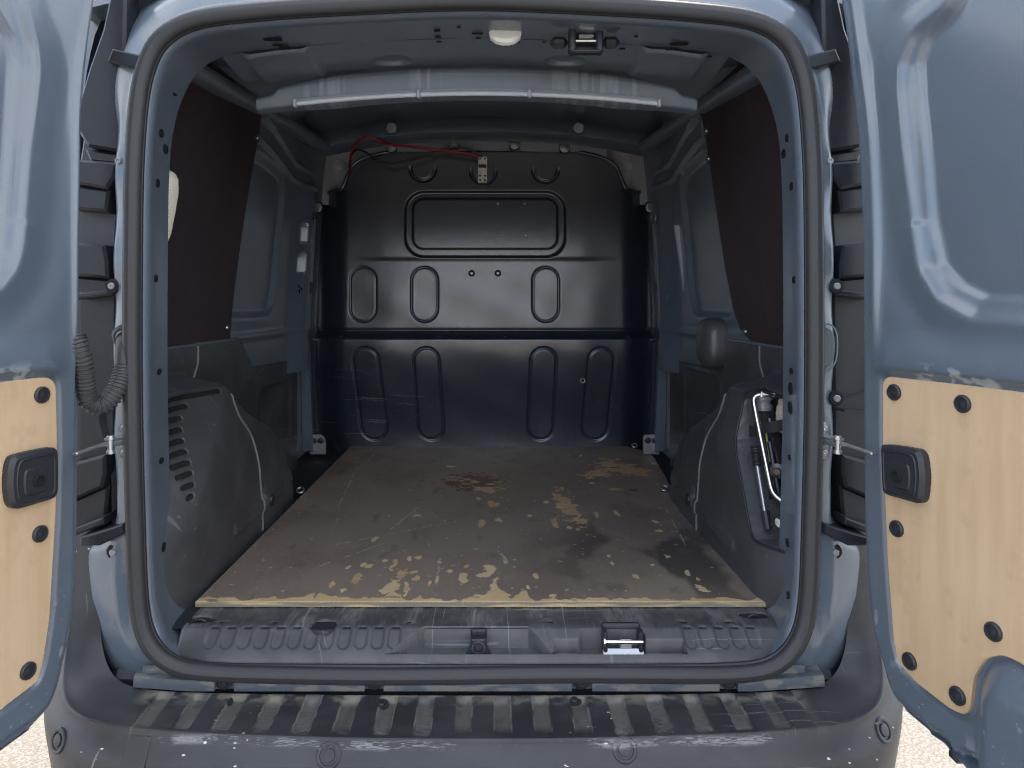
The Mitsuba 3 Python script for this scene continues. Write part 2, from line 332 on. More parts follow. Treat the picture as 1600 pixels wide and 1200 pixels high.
# ------------------------------------------------------------------ aperture outline (half, from the middle), shared by seal, flange and rear frame
K = 1.35/FOC
HALF = [(0, 5), (190, 12), (340, 22), (441, 37), (488, 67), (508, 107), (518, 150), (525, 230), (528, 320), (529, 600), (524, 833), (519, 940), (510, 985), (488, 1020), (455, 1040), (400, 1047), (300, 1049), (0, 1050)]
half = np.array([[dx*K, EYE[2]-(v-475)*K] for dx, v in HALF])
loop = np.vstack([half, [[-x, z] for x, z in half[-2:0:-1]]])
seg = []
for k in range(len(loop)):   # centripetal Catmull-Rom through the outline
    p0, p1, p2, p3 = (loop[(k+o) % len(loop)] for o in (-1, 0, 1, 2))
    t = np.linspace(0, 1, 40, endpoint=False)[:, None]
    l = np.linalg.norm(p2-p1); m1 = (p2-p0)/(np.linalg.norm(p2-p1)+np.linalg.norm(p1-p0))*l; m2 = (p3-p1)/(np.linalg.norm(p3-p2)+np.linalg.norm(p2-p1))*l
    seg.append((2*t**3-3*t**2+1)*p1+(t**3-2*t**2+t)*m1+(-2*t**3+3*t**2)*p2+(t**3-t**2)*m2)
dense = np.vstack(seg); dense = np.vstack([dense, dense[:1]])
arc = np.concatenate([[0], np.cumsum(np.linalg.norm(np.diff(dense, axis=0), axis=1))])
NL = 420
OUT = np.stack([np.interp(np.linspace(0, arc[-1], NL, endpoint=False), arc, dense[:, k]) for k in (0, 1)], 1)
for _ in range(3): OUT = (np.roll(OUT, 1, 0)+2*OUT+np.roll(OUT, -1, 0))/4
tg = np.roll(OUT, -1, 0)-np.roll(OUT, 1, 0); tg /= np.linalg.norm(tg, axis=1, keepdims=True)
NRM = np.stack([-tg[:, 1], tg[:, 0]], 1)
if (NRM*(OUT-[0, 1.1])).sum(1).mean() < 0: NRM = -NRM
def ring(off, y, smooth_n=0):
    q = OUT+NRM*np.asarray(off).reshape(-1, 1)
    for _ in range(smooth_n): q = (np.roll(q, 1, 0)+2*q+np.roll(q, -1, 0))/4
    return np.stack([q[:, 0], np.broadcast_to(y, (NL,)), q[:, 1]], 1)
top = sm(1.50, 1.70, OUT[:, 1]); bot = sm(.60, .545, OUT[:, 1])
side = (1-top)*(1-bot)
wob = .0018*np.sin(OUT[:, 0]*9)*bot
thing('van', 'grey blue panel van with both rear doors open and an empty load space', 'van')
seal_p = ring(0.0, -.013)+np.stack([0*wob, 0*wob, wob], 1)
add('van__door_seal', tube(seal_p, .0135, 14, closed=True, flat=(1, 1.15)), 'rubber', True, 'black rubber seal round the whole rear opening')
lipm = ring(-.0125, -.006)
add('van__door_seal__lip', tube(lipm, .0045, 8, closed=True), 'black_part', True)
# painted flange inside the seal, and the inner face of each rear pillar
rows = [ring(.002, .0), ring(-.015+.015*bot, .0), ring(-.0195+.019*bot, .004), ring(-.0215+.021*bot, .012), ring(-.0215+.004*side+.021*bot, .028), ring(-.017*top-.008*side, .055), ring(-.014*top+.001*side, .10), ring(-.012*top+.004*side, .145)]
add('van__opening_flange', grid(np.array(rows).transpose(1, 0, 2), wrap=True), 'paint', 40, 'painted inner edge of the rear opening')
# painted rear frame outside the seal
up = sm(1.62, 1.74, OUT[:, 1]); low = sm(.70, .56, OUT[:, 1])
cor = np.exp(-((OUT[:, 1]-1.69)/.09)**2)*np.clip((np.abs(OUT[:, 0])-.33)/.2, 0, 1)
up = sm(1.50, 1.64, OUT[:, 1])*(.15+.85*sm(.25, .50, np.abs(OUT[:, 0]))); lw = sm(.82, .74, OUT[:, 1])*sm(.50, .56, np.abs(OUT[:, 0]))
r = [ring(-.002, .004), ring(.016, .003), ring(.030, .010), ring(.036+.004*side+.006*lw, .022-.008*side-.004*lw, 1), ring(.046+.02*up+.012*lw, .030-.012*side-.006*lw, 2), ring(.053+.045*up+.018*lw, .040-.004*side+.02*up-.012*lw, 3), ring(.058+.065*up+.050*lw, .07+.02*up-.035*lw, 4), ring(.062+.085*up+.072*lw, .13-.02*up-.07*lw, 6)]
P = np.array(r).transpose(1, 0, 2)
xx, zz = P[..., 0], P[..., 2]
s_ = 1-sm(1.45, 1.6, zz)
bead = np.exp(-(sd_cap(np.abs(xx), zz, .655, .70, .650, .63, .0)/.006)**2)+np.exp(-(sd_cap(np.abs(xx), zz, .650, .63, .664, .585, .0)/.006)**2)
P[..., 1] -= .005*bead
P[..., 1] += .006*np.sin(zz*38)*np.exp(-((np.abs(xx)-.668)/.018)**2)*s_*sm(.8, .95, zz)
add('van__rear_frame', grid(P, wrap=True), 'paint', 40, 'painted frame around the rear opening')

# ------------------------------------------------------------------ exterior shell: roof, sides, nose, floor pan and wheels
def half_w(z): return np.interp(z, [.25, .5, .8, 1.1, 1.4, 1.6, 1.72, 1.80, 1.85], [.83, .88, .90, .90, .87, .845, .84, .83, .81])
def roof_out(x, y): return 1.815+.05*sm(.02, .35, y)+.17*sm(.1, 1.7, y)-.025*np.abs(x)**4-.01*np.abs(x)
tt = np.linspace(0, 1, 40); ys = np.concatenate([np.linspace(.10, .5, 14), np.linspace(.6, 2.6, 16)])
for s in (-1, 1):
    Pn = []
    for y in ys:
        ztop = roof_out(1.0, y); row = []
        for t in tt:
            zq = .28+t*(1.85-.28); z = .28+t*(ztop-.28)
            row.append([s*(half_w(zq)-.03*sm(.45, .1, y)), y+.07*sm(1.2, 1.8, z), z])
        Pn.append(row)
    Pn = np.array(Pn); Q = Pn.copy(); Q[..., 0] -= s*.02
    add('van__body_side', slab(Pn, Q), 'paint', 40)
yr = np.concatenate([np.linspace(.03, .5, 16), np.linspace(.6, 2.6, 14)])
Pn = np.array([[[(.81-.03*sm(.45, .1, y))*x, y+.07*abs(x)**3, roof_out(x, y)] for x in np.linspace(-1, 1, 50)] for y in yr]); Q = Pn.copy(); Q[..., 2] -= .012
add('van__roof', slab(Pn, Q), 'paint', 40)
add('van__nose', cat(box((0, 2.75, .75), (1.62, .5, .95), .12), box((0, 3.35, .62), (1.56, 1.0, .62), .14)), 'paint', 40)
xs = np.linspace(-1, 1, 50)
Pn = np.array([[[.66*x, 2.6+k*1.0, (2.03-.1*abs(x)**4)*(1-k)+1.1*k] for x in xs] for k in np.linspace(0, 1, 6)]); Q = Pn.copy(); Q[..., 2] -= .02
add('van__windscreen', slab(Pn, Q), 'hole_black', 40)
add('van__floor_pan', box((0, 1.32, .44), (1.36, 2.6, .18), .02), 'black_part', 30)
for s in (-1, 1):
    for y in (.62, 3.3):
        k = add('van__wheel', lathe([(.20, .0), (.29, 0), (.318, .02), (.322, .06), (.322, .13), (.318, .17), (.29, .19), (.20, .19), (.20, 0)], (s*.70-s*0, y, .322), (s, 0, 0), 40), 'tyre', 40)
        add(k+'__rim', lathe([(0, .15), (.05, .155), (.12, .14), (.19, .165), (.205, .17), (.205, .01), (0, .01)], (s*.70, y, .322), (s, 0, 0), 32), 'pale_metal', 40)

# ------------------------------------------------------------------ load floor, ply board
P = np.array([[[x, y, .5855+.0012*math.sin(y*2*math.pi/.012)] for x in (-.74, -.5, .5, .74)] for y in np.arange(.06, 1.9, .003)])
add('van__load_floor', grid(P), 'black_part', True, 'black ribbed floor showing beside the board')
board = [(-.565, .152), (.613, .152), (.613, 1.05), (.636, 1.24), (.668, 1.58), (.655, 1.70), (.63, 1.735), (.60, 1.798), (-.565, 1.798)]
bt, bf = trimesh.creation.triangulate_polygon(Polygon(board), engine='earcut')
thing('floor_board', 'worn brown plywood sheet lying on the load floor, chipped to bare wood along its front edge', 'floor board')
add('floor_board__top_film', prism((0, 0, 0), (1, 0, 0), (0, 1, 0), (0, 0, 1), board, .5915, .600, .0012), 'floor_film', 30)
be = [(x, y) for x, y in board]
add('floor_board__front_edge', box((.024, .1500, .5945), (1.176, .0036, .0092), .0008), 'board_edge', 30, 'bare pale ply edge at the front of the board')

# ------------------------------------------------------------------ sill plate
xs = np.arange(-.552, .578+.0011, .0022); vs = np.linspace(0, 1, 76)
prof = poly([(.152, .589), (.10, .5895), (.064, .589), (.058, .5875), (.014, .5605), (.005, .554), (.001, .545), (.003, .53)], 76)
zc = PchipInterpolator(np.linspace(0, 1, 76), prof[:, 1]); yc = prof[:, 0]
XX, VV = np.meshgrid(xs, vs, indexing='ij')
YY = np.broadcast_to(yc, XX.shape).copy(); ZZ = np.broadcast_to(prof[:, 1], XX.shape).copy()
def sill_u(u, v=1000, d=1.39): return EYE[0]+(u-770)*d/FOC
flat0 = sm(.545, .553, ZZ)
# rib ovals on the slope and again on the flat strip
slope = np.hypot(YY-.060, ZZ-.588)
for u in list(range(330, 640, 26))+list(range(1078, 1180, 25)):
    xc = sill_u(u); big = not (620 < u < 1000)
    d0 = sd_cap(XX, YY, xc, .056, xc, .033 if big else .046, .0105)
    ZZ -= .0036*sm(.0025, -.0025, d0)*(YY < .07)
for u in range(345, 1150, 29):
    xc = sill_u(u, d=1.45); d0 = sd_cap(XX, YY, xc, .16, xc, .085, .011); ZZ -= .0012*sm(.002, -.002, d0)
for u, v, rx, dp in ((350, 972, .014, .003), (428, 973, .012, .003), (507, 975, .026, .007), (640, 973, .014, .003), (855, 970, .013, .003), (1065, 971, .012, .003), (1140, 971, .012, .003)):
    c = at(u, v, 1.43); yy = .60*1.0 and (FOC*.611/(v-475)-1.35)
    e = np.hypot((XX-(EYE[0]+(u-770)*(1.35+yy)/FOC))/rx, (YY-yy)/(.010 if rx < .02 else .024)); ZZ -= dp*sm(1.1, .7, e)
for u, v in ((312, 968), (1178, 961)):
    yy = FOC*.611/(v-475)-1.35; xc = EYE[0]+(u-770)*(1.35+yy)/FOC
    ZZ -= .015*sm(1.05, .85, np.hypot((XX-xc)/.030, (YY-yy)/.017))
# stepped pocket cut into the slope for the locks
left = np.interp(ZZ, [.548, .59], [sill_u(606), sill_u(664)])
def pocket(x0, x1, x2, x3, yb, depth_z, XX=XX):
    a = np.clip((XX-x0)/(x1-x0+1e-9), 0, 1); b = np.clip((x3-XX)/(x3-x2+1e-9), 0, 1)
    back = .012+(yb-.012)*np.minimum(a, b)
    inside = sm(.0015, -.0015, YY-back)*((XX > x0) & (XX < x3))
    return inside, depth_z
for (a, b, c, d, yb, dz) in ((sill_u(604), sill_u(664), sill_u(826), sill_u(862), .060, .551), (sill_u(860), sill_u(868), sill_u(1066), sill_u(1068), .036, .551), (sill_u(896), sill_u(910), sill_u(1005), sill_u(1012), .056, .551)):
    ins, dz = pocket(a, b, c, d, yb, dz)
    tgt = np.where(YY > .014, dz-.002*(.06-YY)/.05, ZZ)
    ZZ = np.where(ins > 0, ZZ*(1-ins)+np.minimum(ZZ, tgt)*ins, ZZ)
e = sm(-.552, -.48, XX)*sm(.578, .51, XX)
YY += .02*(1-e)*sm(.06, .01, YY); ZZ += .0*e
P = np.stack([XX, YY, ZZ], -1)
add('van__sill_plate', grid(P), 'sill_plastic', 35, 'scuffed black plastic sill plate with oval ribs and lock pockets')
add('van__rear_floor_beam', box((0, .085, .530), (1.20, .14, .03), .004), 'paint', 30)
# sill lock catches
def catch(u, kind):
    c = at(u, 1003, 1.395); x = c[0]
    if kind == 0:
        k = add('van__sill_striker', cat(prism((x, .040, .551), (1, 0, 0), (0, 0, 1), (0, -1, 0), [(-.026, -.006), (.026, -.006), (.017, .010), (.013, .030), (-.013, .030), (-.017, .010)], 0, .016, .003), box((x, .050, .57), (.030, .012, .04), .003)), 'black_part', 30, 'small black lock striker in the middle pocket')
        add(k+'__socket', lathe([(.0125, 0), (.0125, .006), (.0095, .0075), (.0075, .005), (.0075, -.004), (0, -.005)], (x, .024, .566), (0, -1, .25), 18), 'black_part', 35)
        add(k+'__base', box((x, .020, .5515), (.044, .03, .003), .001), 'zinc', 30)
    else:
        k = add('van__sill_catch', cat(box((x, .062, .590), (.074, .014, .012), .004), box((x-.033, .046, .572), (.008, .036, .038), .003), box((x+.033, .046, .572), (.008, .036, .038), .003), box((x, .066, .572), (.06, .004, .034), .001)), 'black_part', 30, 'black door catch with a chrome pin set in the sill')
        add(k+'__pin', tube([(x-.036, .030, .574), (x+.036, .030, .574)], .0042, 12), 'steel', 30)
        add(k+'__pin_head', lathe([(.008, 0), (.008, .003), (0, .004)], (x-.034, .030, .574), (-1, 0, 0), 14), 'steel', 30)
        add(k+'__guide_plate', prism((x, .034, .556), (1, 0, 0), (0, -.55, -.83), (0, -.83, .55), rrect(-.038, .038, -.004, .022, .003), 0, .003, .001), 'zinc', 30)
        add(k+'__hook', box((x+.005, .036, .570), (.026, .014, .016), .003), 'steel', 30)
catch(748, 0); catch(972, 1)
for u, v in ((312, 968), (1178, 961)):
    yy = FOC*.611/(v-475)-1.35; xc = EYE[0]+(u-770)*(1.35+yy)/FOC
    a = np.linspace(0, math.pi, 14)
    add('van__lashing_eye', tube([(xc+.016*math.cos(t), yy-.002, .577+.013*math.sin(t)) for t in a], .003, 8), 'black_part', True)

# ------------------------------------------------------------------ bumper with ribbed step
I = spline([(-.715, .060, .86), (-.700, .045, .74), (-.695, .035, .64), (-.685, .025, .565), (-.655, .008, .522), (-.60, -.008, .508), (-.45, -.018, .504), (0, -.024, .503), (.45, -.018, .504), (.60, -.008, .508), (.655, .008, .522), (.685, .025, .565), (.695, .035, .64), (.700, .045, .74), (.715, .060, .86)], 700)
def mir(pts): return pts+[(-x, y, z) for x, y, z in pts[-2::-1]]
M = spline(mir([(-.765, .065, .86), (-.752, .045, .74), (-.748, .030, .64), (-.742, .005, .56), (-.715, -.045, .512), (-.64, -.095, .500), (-.46, -.128, .4985), (0, -.146, .498)]), 700)
O = spline(mir([(-.80, .20, .86), (-.80, .17, .74), (-.802, .13, .64), (-.80, .08, .55), (-.775, -.005, .475), (-.69, -.095, .448), (-.49, -.150, .440), (0, -.170, .436)]), 700)
O2 = spline(mir([(-.83, .36, .86), (-.835, .34, .74), (-.835, .30, .62), (-.825, .22, .50), (-.80, .09, .39), (-.70, -.075, .35), (-.49, -.146, .345), (0, -.168, .34)]), 700)
O3 = O2+np.array([0, .04, 0]); O3[:, 2] = np.minimum(O3[:, 2]-.06, .27); O3[:, 0] *= .98
vv = np.concatenate([np.linspace(0, .88, 36), np.linspace(.9, 1.2, 22), np.linspace(1.25, 2, 14), np.linspace(2, 3, 8)[1:], [4]])
S = PchipInterpolator([0, .10, .5, .90, 1.0, 1.06, 1.16, 2, 3, 4], np.stack([I, I*.9+M*.1, I*.5+M*.5+[0, 0, .0015], I*.1+M*.9, M, M*.965+O*.035+[0, -.0015, 0], M*.87+O*.13+[0, -.001, 0], O, O2, O3]), axis=0)
P = S(vv).transpose(1, 0, 2)
XX = P[..., 0]; V2 = np.broadcast_to(vv, XX.shape)
fan = XX*(1-.0*V2)
ph = (fan+.0335*.45)/.0668
tri = np.abs(ph-np.round(ph))*2
groove = sm(.46, .40, tri)*sm(.60, .575, np.abs(fan))*sm(1.0, .80, V2)*sm(.0, .14, V2)
P[..., 2] -= .0075*groove
P[..., 2] += .002*np.exp(-((V2-.86)/.06)**2)*0
# crease low round the bumper face
P[..., 1] += .002*np.exp(-((P[..., 2]-.415)/.004)**2)*(V2 > 1.5)
add('van__bumper', grid(P, True), 'bumper_plastic', 40, 'dark grey rear bumper with a ribbed step, scuffed pale along its edge')
fx = CubicSpline(np.linspace(-1, 1, 700), np.zeros(700))
def on_bumper(x, z):
    best = np.argmin(np.abs(P[..., 0]-x)+np.abs(P[..., 2]-z)*1.0+(V2 < 1.1)*9)
    i, j = np.unravel_index(best, XX.shape); i = min(max(i, 2), 697); j = min(j, P.shape[1]-2)
    n = np.cross(P[i+1, j]-P[i-1, j], P[i, j+1]-P[i, j-1]); n /= np.linalg.norm(n)
    if n[1] > 0: n = -n
    return P[i, j], n
for u, v, d in ((512, 1181, 1.195), (977, 1176, 1.195), (109, 1140, 1.30), (1368, 1126, 1.30)):
    c = at(u, v, d); c, n = on_bumper(c[0], c[2])
    k = add('van__bumper__parking_sensor', lathe([(.0205, -.003), (.0205, .0012), (.0185, .0026), (.0145, .002), (.0135, -.0005), (.0105, -.0005), (.0100, .0026), (.0085, .0034), (0, .0036)], c, n, 28), 'bumper_plastic', 35)
c0 = at(215, 1172, 1.22); c, n = on_bumper(c0[0], c0[2])
R = frame(n)
add('van__bumper__tow_eye_cover', prism(c, R[:, 0], R[:, 1], n, rrect(-.021, .021, -.03, .021, .004), -.004, .0025, .0015), 'bumper_plastic', 30)
for u, v in ((352, 1096), (596, 1099), (897, 1093), (1134, 1084)):
    d = FOC*.70/(v-475); screw('van__bumper__screw', at(u, v, d)+[0, 0, -.002], (0, -.15, 1), .007, 'black_part', h=.003)
for x in (-.395, -.155, .155, .395): pass
# tucked lip pieces between seal and bumper
for a, b in ((207, 336), (367, 570), (600, 893), (925, 1123), (1152, 1290)):
    xa, xb = (EYE[0]+(u-770)*1.335/FOC for u in (a, b))
    pr_ = [(.012, .531), (-.010, .529), (-.016, .526), (-.019, .520), (-.019, .508), (.004, .508)]
    P1 = np.array([[[x, y-.0+.03*max(0, abs(x)-.5)*2, z+.02*max(0, abs(x)-.52)*2] for y, z in pr_] for x in np.linspace(xa, xb, 24)])
    Q = P1.copy(); Q[..., 1] += .012
    add('van__bumper_tab', slab(P1, Q), 'dusty_plastic', 30)
P1 = np.array([[[x, y, z] for y, z in ((.0, .545), (-.002, .525), (-.004, .505))] for x in np.linspace(-.60, .60, 30)])
add('van__lower_panel', grid(P1), 'dusty_plastic', 30, 'dusty recessed strip behind the bumper tabs')
for u in (585, 908, 1138, 350): screw('van__lower_panel__stud', at(u, 1064, 1.343), (0, -1, 0), .008, 'black_part', h=.008)

# ------------------------------------------------------------------ bulkhead
KB = 3.1/FOC
def bx(u): return EYE[0]+(u-770)*KB
def bz(v): return EYE[2]-(v-475)*KB
shoulder = curve([(bz(720), .705), (bz(600), .708), (bz(530), .712), (bz(440), .712), (bz(320), .705), (bz(299), .690), (bz(296), .60), (bz(282), .578), (bz(262), .555), (bz(250), .52), (bz(243), .47), (bz(239), .42)])
zr = np.concatenate([np.arange(.585, bz(300), .0032), np.linspace(bz(300), bz(237), 70)]); a = np.linspace(-1, 1, 470)
W = np.array([float(shoulder(z)) for z in zr])
XX = -.002+a[:, None]*W[None, :]; ZZ = np.broadcast_to(zr, XX.shape)
def bulk_y(X, Z):
    Y = 1.75+0*X
    Y = Y-.007*sm(1.374, 1.400, Z)*sm(.62, .40, np.abs(X))+.016*sm(1.4, 1.8, Z)
    Y = Y-.038*sm(1.086, 1.052, Z)+.006*np.exp(-((Z-1.090)/.006)**2)
    Y = Y+.085*sm(1.05, .60, Z)
    ed = sm(.56, .70, np.abs(X)); Y = Y+.07*ed**1.5
    # pressed panels: wide frame, slot beads, half discs
    Y = Y+.010*sm(.004, -.010, sd_rr(X, Z, bx(632), bx(884), bz(403), bz(298), .085))-.006*sm(.003, -.009, sd_rr(X, Z, bx(644), bx(872), bz(390), bz(309), .048))
    for u in (567, 663, 853): Y = Y+.0050*np.exp(-(sd_cap(X, Z, bx(u), bz(438), bx(u), bz(482), .053)/.0048)**2)+.002*sm(.004, -.004, sd_cap(X, Z, bx(u), bz(438), bx(u), bz(482), .046))
    for u0, u1 in ((573, 582), (667, 672), (849, 846), (938, 932)): Y = Y+.0048*np.exp(-(sd_cap(X, Z, bx(u0), bz(563), bx(u1), bz(670), .053)/.0046)**2)
    for u, v in ((660, 262), (755, 266), (853, 264)):
        dd = np.abs(np.hypot(X-bx(u), Z-bz(v))-.052); Y = Y+.005*np.exp(-(dd/.006)**2)*sm(bz(v)+.02, bz(v)-.02, Z)
    n_ = np.sin(X*23+Z*11)*np.sin(Z*19-X*7+1); Y = Y+.0016*n_*sm(1.38, 1.2, Z)
    return Y
P = np.stack([XX, bulk_y(XX, ZZ), ZZ], -1)
add('van__bulkhead', grid(P, True), 'bulkhead_paint', 40, 'black pressed steel bulkhead with oval beads and a blanked window')
# rolled rim along its shoulders and top
rim = np.array([[s*float(shoulder(z))-.002, 1.765+.03*min(1, max(0, (float(shoulder(z))-.5)/.2)), z] for s, zz_ in ((-1, zr[zr > bz(299)]), (1, zr[zr > bz(299)][::-1])) for z in zz_])
for s in (-1, 1):
    rp = np.array([[s*float(shoulder(z))-.002, bulk_y(np.array(s*float(shoulder(z))), np.array(z))-.004, z] for z in np.linspace(bz(300), bz(237.5), 60)])
    add('van__bulkhead__rolled_edge', tube(rp, .008, 10), 'bulkhead_paint', True)
def bulk_pt(u, v): x, z = bx(u), bz(v); return np.array([x, float(bulk_y(np.array(x), np.array(z))), z])
for u, v in ((737, 427), (778, 427)): screw('van__bulkhead__bolt', bulk_pt(u, v), (0, -1, 0), .006, 'zinc', h=.004); add('van__bulkhead__grommet', lathe([(.014, .0005), (.012, .003), (.008, .002), (0, .002)], bulk_pt(u, v), (0, -1, 0), 16), 'hole_black', 30)
for u, v in ((535, 526), (686, 526), (789, 526), (980, 526)): screw('van__bulkhead__rivet', bulk_pt(u, v), (0, -1, .5), .005, 'bulkhead_paint', h=.004)
for u, v in ((778, 318), (820, 318), (779, 367), (822, 368)): add('van__bulkhead__rivet', lathe([(.0055, 0), (.0045, .003), (0, .004)], bulk_pt(u, v), (0, -1, 0), 12), 'pale_metal', 35)
for u, v in ((910, 594),): add('van__bulkhead__torn_hole', lathe([(.012, 0), (.010, .003), (.007, .002), (.006, -.001), (0, -.001)], bulk_pt(u, v), (0, -1, 0), 14), 'pale_metal', 35); add('van__bulkhead__hole', lathe([(.0068, .0026), (0, .0028)], bulk_pt(u, v), (0, -1, 0), 14), 'hole_black', 35)
# light rail above the bulkhead, bolted in four places
rail = [ats([(u, 221+9*((u-757)/170)**2-2, ), (u, 237+9*((u-757)/170)**2-2)], 3.12) for u in np.linspace(566, 948, 40)]
P1 = np.array(rail); Q = P1.copy(); Q[..., 1] += .02
add('van__bulkhead_rail', slab(P1, Q), 'grey_strip', 30, 'grey rail above the bulkhead')
for u, v in ((612, 230), (709, 225), (804, 226), (882, 231)):
    c = at(u, v, 3.105); add('van__bulkhead_rail__bracket', box(c, (.042, .012, .046), .003), 'black_part', 30); screw('van__bulkhead_rail__bolt', c+[0, -.006, 0], (0, -1, 0), .011, 'zinc')
# pale corner panels seen past the bulkhead's shoulders
for s in (-1, 1):
    P1 = np.array([[[s*x-.002, 1.86-.10*sm(.62, .70, x), z] for z in np.linspace(1.62, 1.88, 12)] for x in np.linspace(.44, .712, 24)]); Q = P1.copy(); Q[..., 1] += .012
    k = add('van__corner_panel', slab(P1, Q), 'grey_panel', 40)
    add(k+'__stud', lathe([(.022, 0), (.020, .006), (.012, .008), (0, .008)], (s*.615, 1.855, 1.795), (-s*.3, -1, 0), 16), 'grey_panel', 40)
P1 = np.array([[[x, 1.93, z] for z in np.linspace(.5, 2.05, 6)] for x in np.linspace(-.9, .9, 8)]); Q = P1+[0, .02, 0]
add('van__added_light_block', slab(P1, Q), 'grey_panel', 30)  # unseen sheet added to stop daylight leaking in past the bulkhead
# foot brackets
for u in (497, 1017):
    c = at(u, 694, 2.95); s = -1 if u < 700 else 1
    k = add('van__bulkhead_bracket', prism(c, (1, 0, 0), (0, 0, 1), (0, -1, 0), [(-.032, -.04), (.032, -.04), (.032, .01), (.026, .03), (.01, .04), (-.024, .04), (-.032, .03)], 0, .006, .002), 'zinc', 30)
    for o in (-.014, .013): add(k+'__bolt', lathe([(.0125, .006), (.0125, .009), (.008, .010), (.008, .014), (0, .015)], c+[o, -.001, .016], (0, -1, 0), 14), 'black_part', 35)

# ------------------------------------------------------------------ inner side walls (painted), pillars
def wall_x(z, y=.7):
    f = sm(.75, 1.5, y)
    return .712-.085*(1-.62*f)*np.clip((z-1.10)/.58, 0, 2)**1.35-.16*np.clip((z-1.70-.13*f)/.14, 0, 1)**2
for s in (-1, 1):
    ys = np.arange(.12, 1.80, .0045); zz = np.arange(.95, 1.93, .006)
    Y, Z = np.meshgrid(ys, zz, indexing='ij')
    X = wall_x(Z, Y)
    sd = sd_rr(Y, Z, .70, 1.19, 1.165, 1.63, .10)
    X = X+.020*sm(.012, -.016, sd)
    X = X-.050*sm(1.29, 1.46, Y)*sm(1.80, 1.6, Z)+.05*sm(1.47, 1.50, Y)*sm(1.80, 1.6, Z)
    X = X-.010*np.exp(-((Z-1.10)/.010)**2)*sm(1.5, 1.2, Y)
    X = X-.012*sm(.012, -.0, np.abs(sd_cap(Y, Z, .75, 1.70, 1.55, 1.66, .03)))
    if s < 0:
        for zc in (1.455, 1.345): X = X+.040*sm(.004, -.004, sd_cap(Y, Z, 1.395, zc-.022, 1.395, zc+.022, .024))
    P = np.stack([s*X, Y, Z], -1)
    add('van__side_wall', grid(P, s > 0), 'paint', 35)
    if s < 0:
        for y, z in ((1.385, 1.53), (1.405, 1.52), (1.39, 1.515), (1.37, 1.265), (1.385, 1.255), (1.375, 1.245)):
            add('van__side_wall__small_hole', lathe([(.0065, .001), (0, .0015)], (s*(float(wall_x(z))-.050*float(sm(1.29, 1.46, y))), y, z), (-s, -.3, 0), 10), 'hole_black', 30)
    else:
        for (u, v) in ((1046, 340), (1066, 466)):
            c = at(u, v, 2.74); y = c[1]; z = c[2]; x = s*(float(wall_x(z))-.050*float(sm(1.29, 1.46, y)))-s*.001
            k = add('van__side_wall__boss', lathe([(.022, 0), (.020, .004), (.010, .004), (.009, .001), (0, .001)], (x, y, z), (-s, -.35, 0), 18), 'paint', 35)
        c = ats([(1052, 352), (1062, 352), (1082, 470), (1070, 470)], 2.62)
        add('van__side_wall__guide_rail', prism((0, 0, 0), (1, 0, 0), (0, 0, 1), (0, 1, 0), [(p[0], p[2]) for p in c], 1.27, 1.255, .003), 'grey_strip', 30)
    # jamb strips between wall and bulkhead
    cs = [((483, 332), (491, 338), (486, 440), (476, 440)), ((476, 458), (484, 458), (482, 514), (472, 514)), ((468, 530), (482, 530), (489, 706), (471, 706))]
    for i, q in enumerate(cs):
        q = [(u if s < 0 else 2*756-u, v) for u, v in q]
        p = ats(q, 2.92)
        m = prism((0, 0, 0), (1, 0, 0), (0, 0, 1), (0, 1, 0), [(a_[0], a_[2]) for a_ in p], 1.60, 1.57, .004)
        add('van__jamb_strip', m, 'grey_strip' if i < 2 else 'paint', 30)
    for u, v in ((495, 324), (477, 449), (473, 520)):
        u = u if s < 0 else 2*756-u
        c = at(u, v, 2.90); add('van__jamb_tab', box(c+[0, .012, 0], (.036, .014, .044), .004), 'black_part', 30); screw('van__jamb_bolt', c+[0, .006, 0], (0, -1, 0), .010, 'zinc')
    # side flange of the lower bulkhead with spot welds
    q = [(u if s < 0 else 2*756-u, v) for u, v in ((484, 530), (494, 534), (494, 600), (500, 690), (484, 700))]
    p = ats(q, 3.0); add('van__bulkhead_flange', prism((0, 0, 0), (1, 0, 0), (0, 0, 1), (0, 1, 0), [(a_[0], a_[2]) for a_ in p], 1.665, 1.645, .003), 'bulkhead_paint', 30)

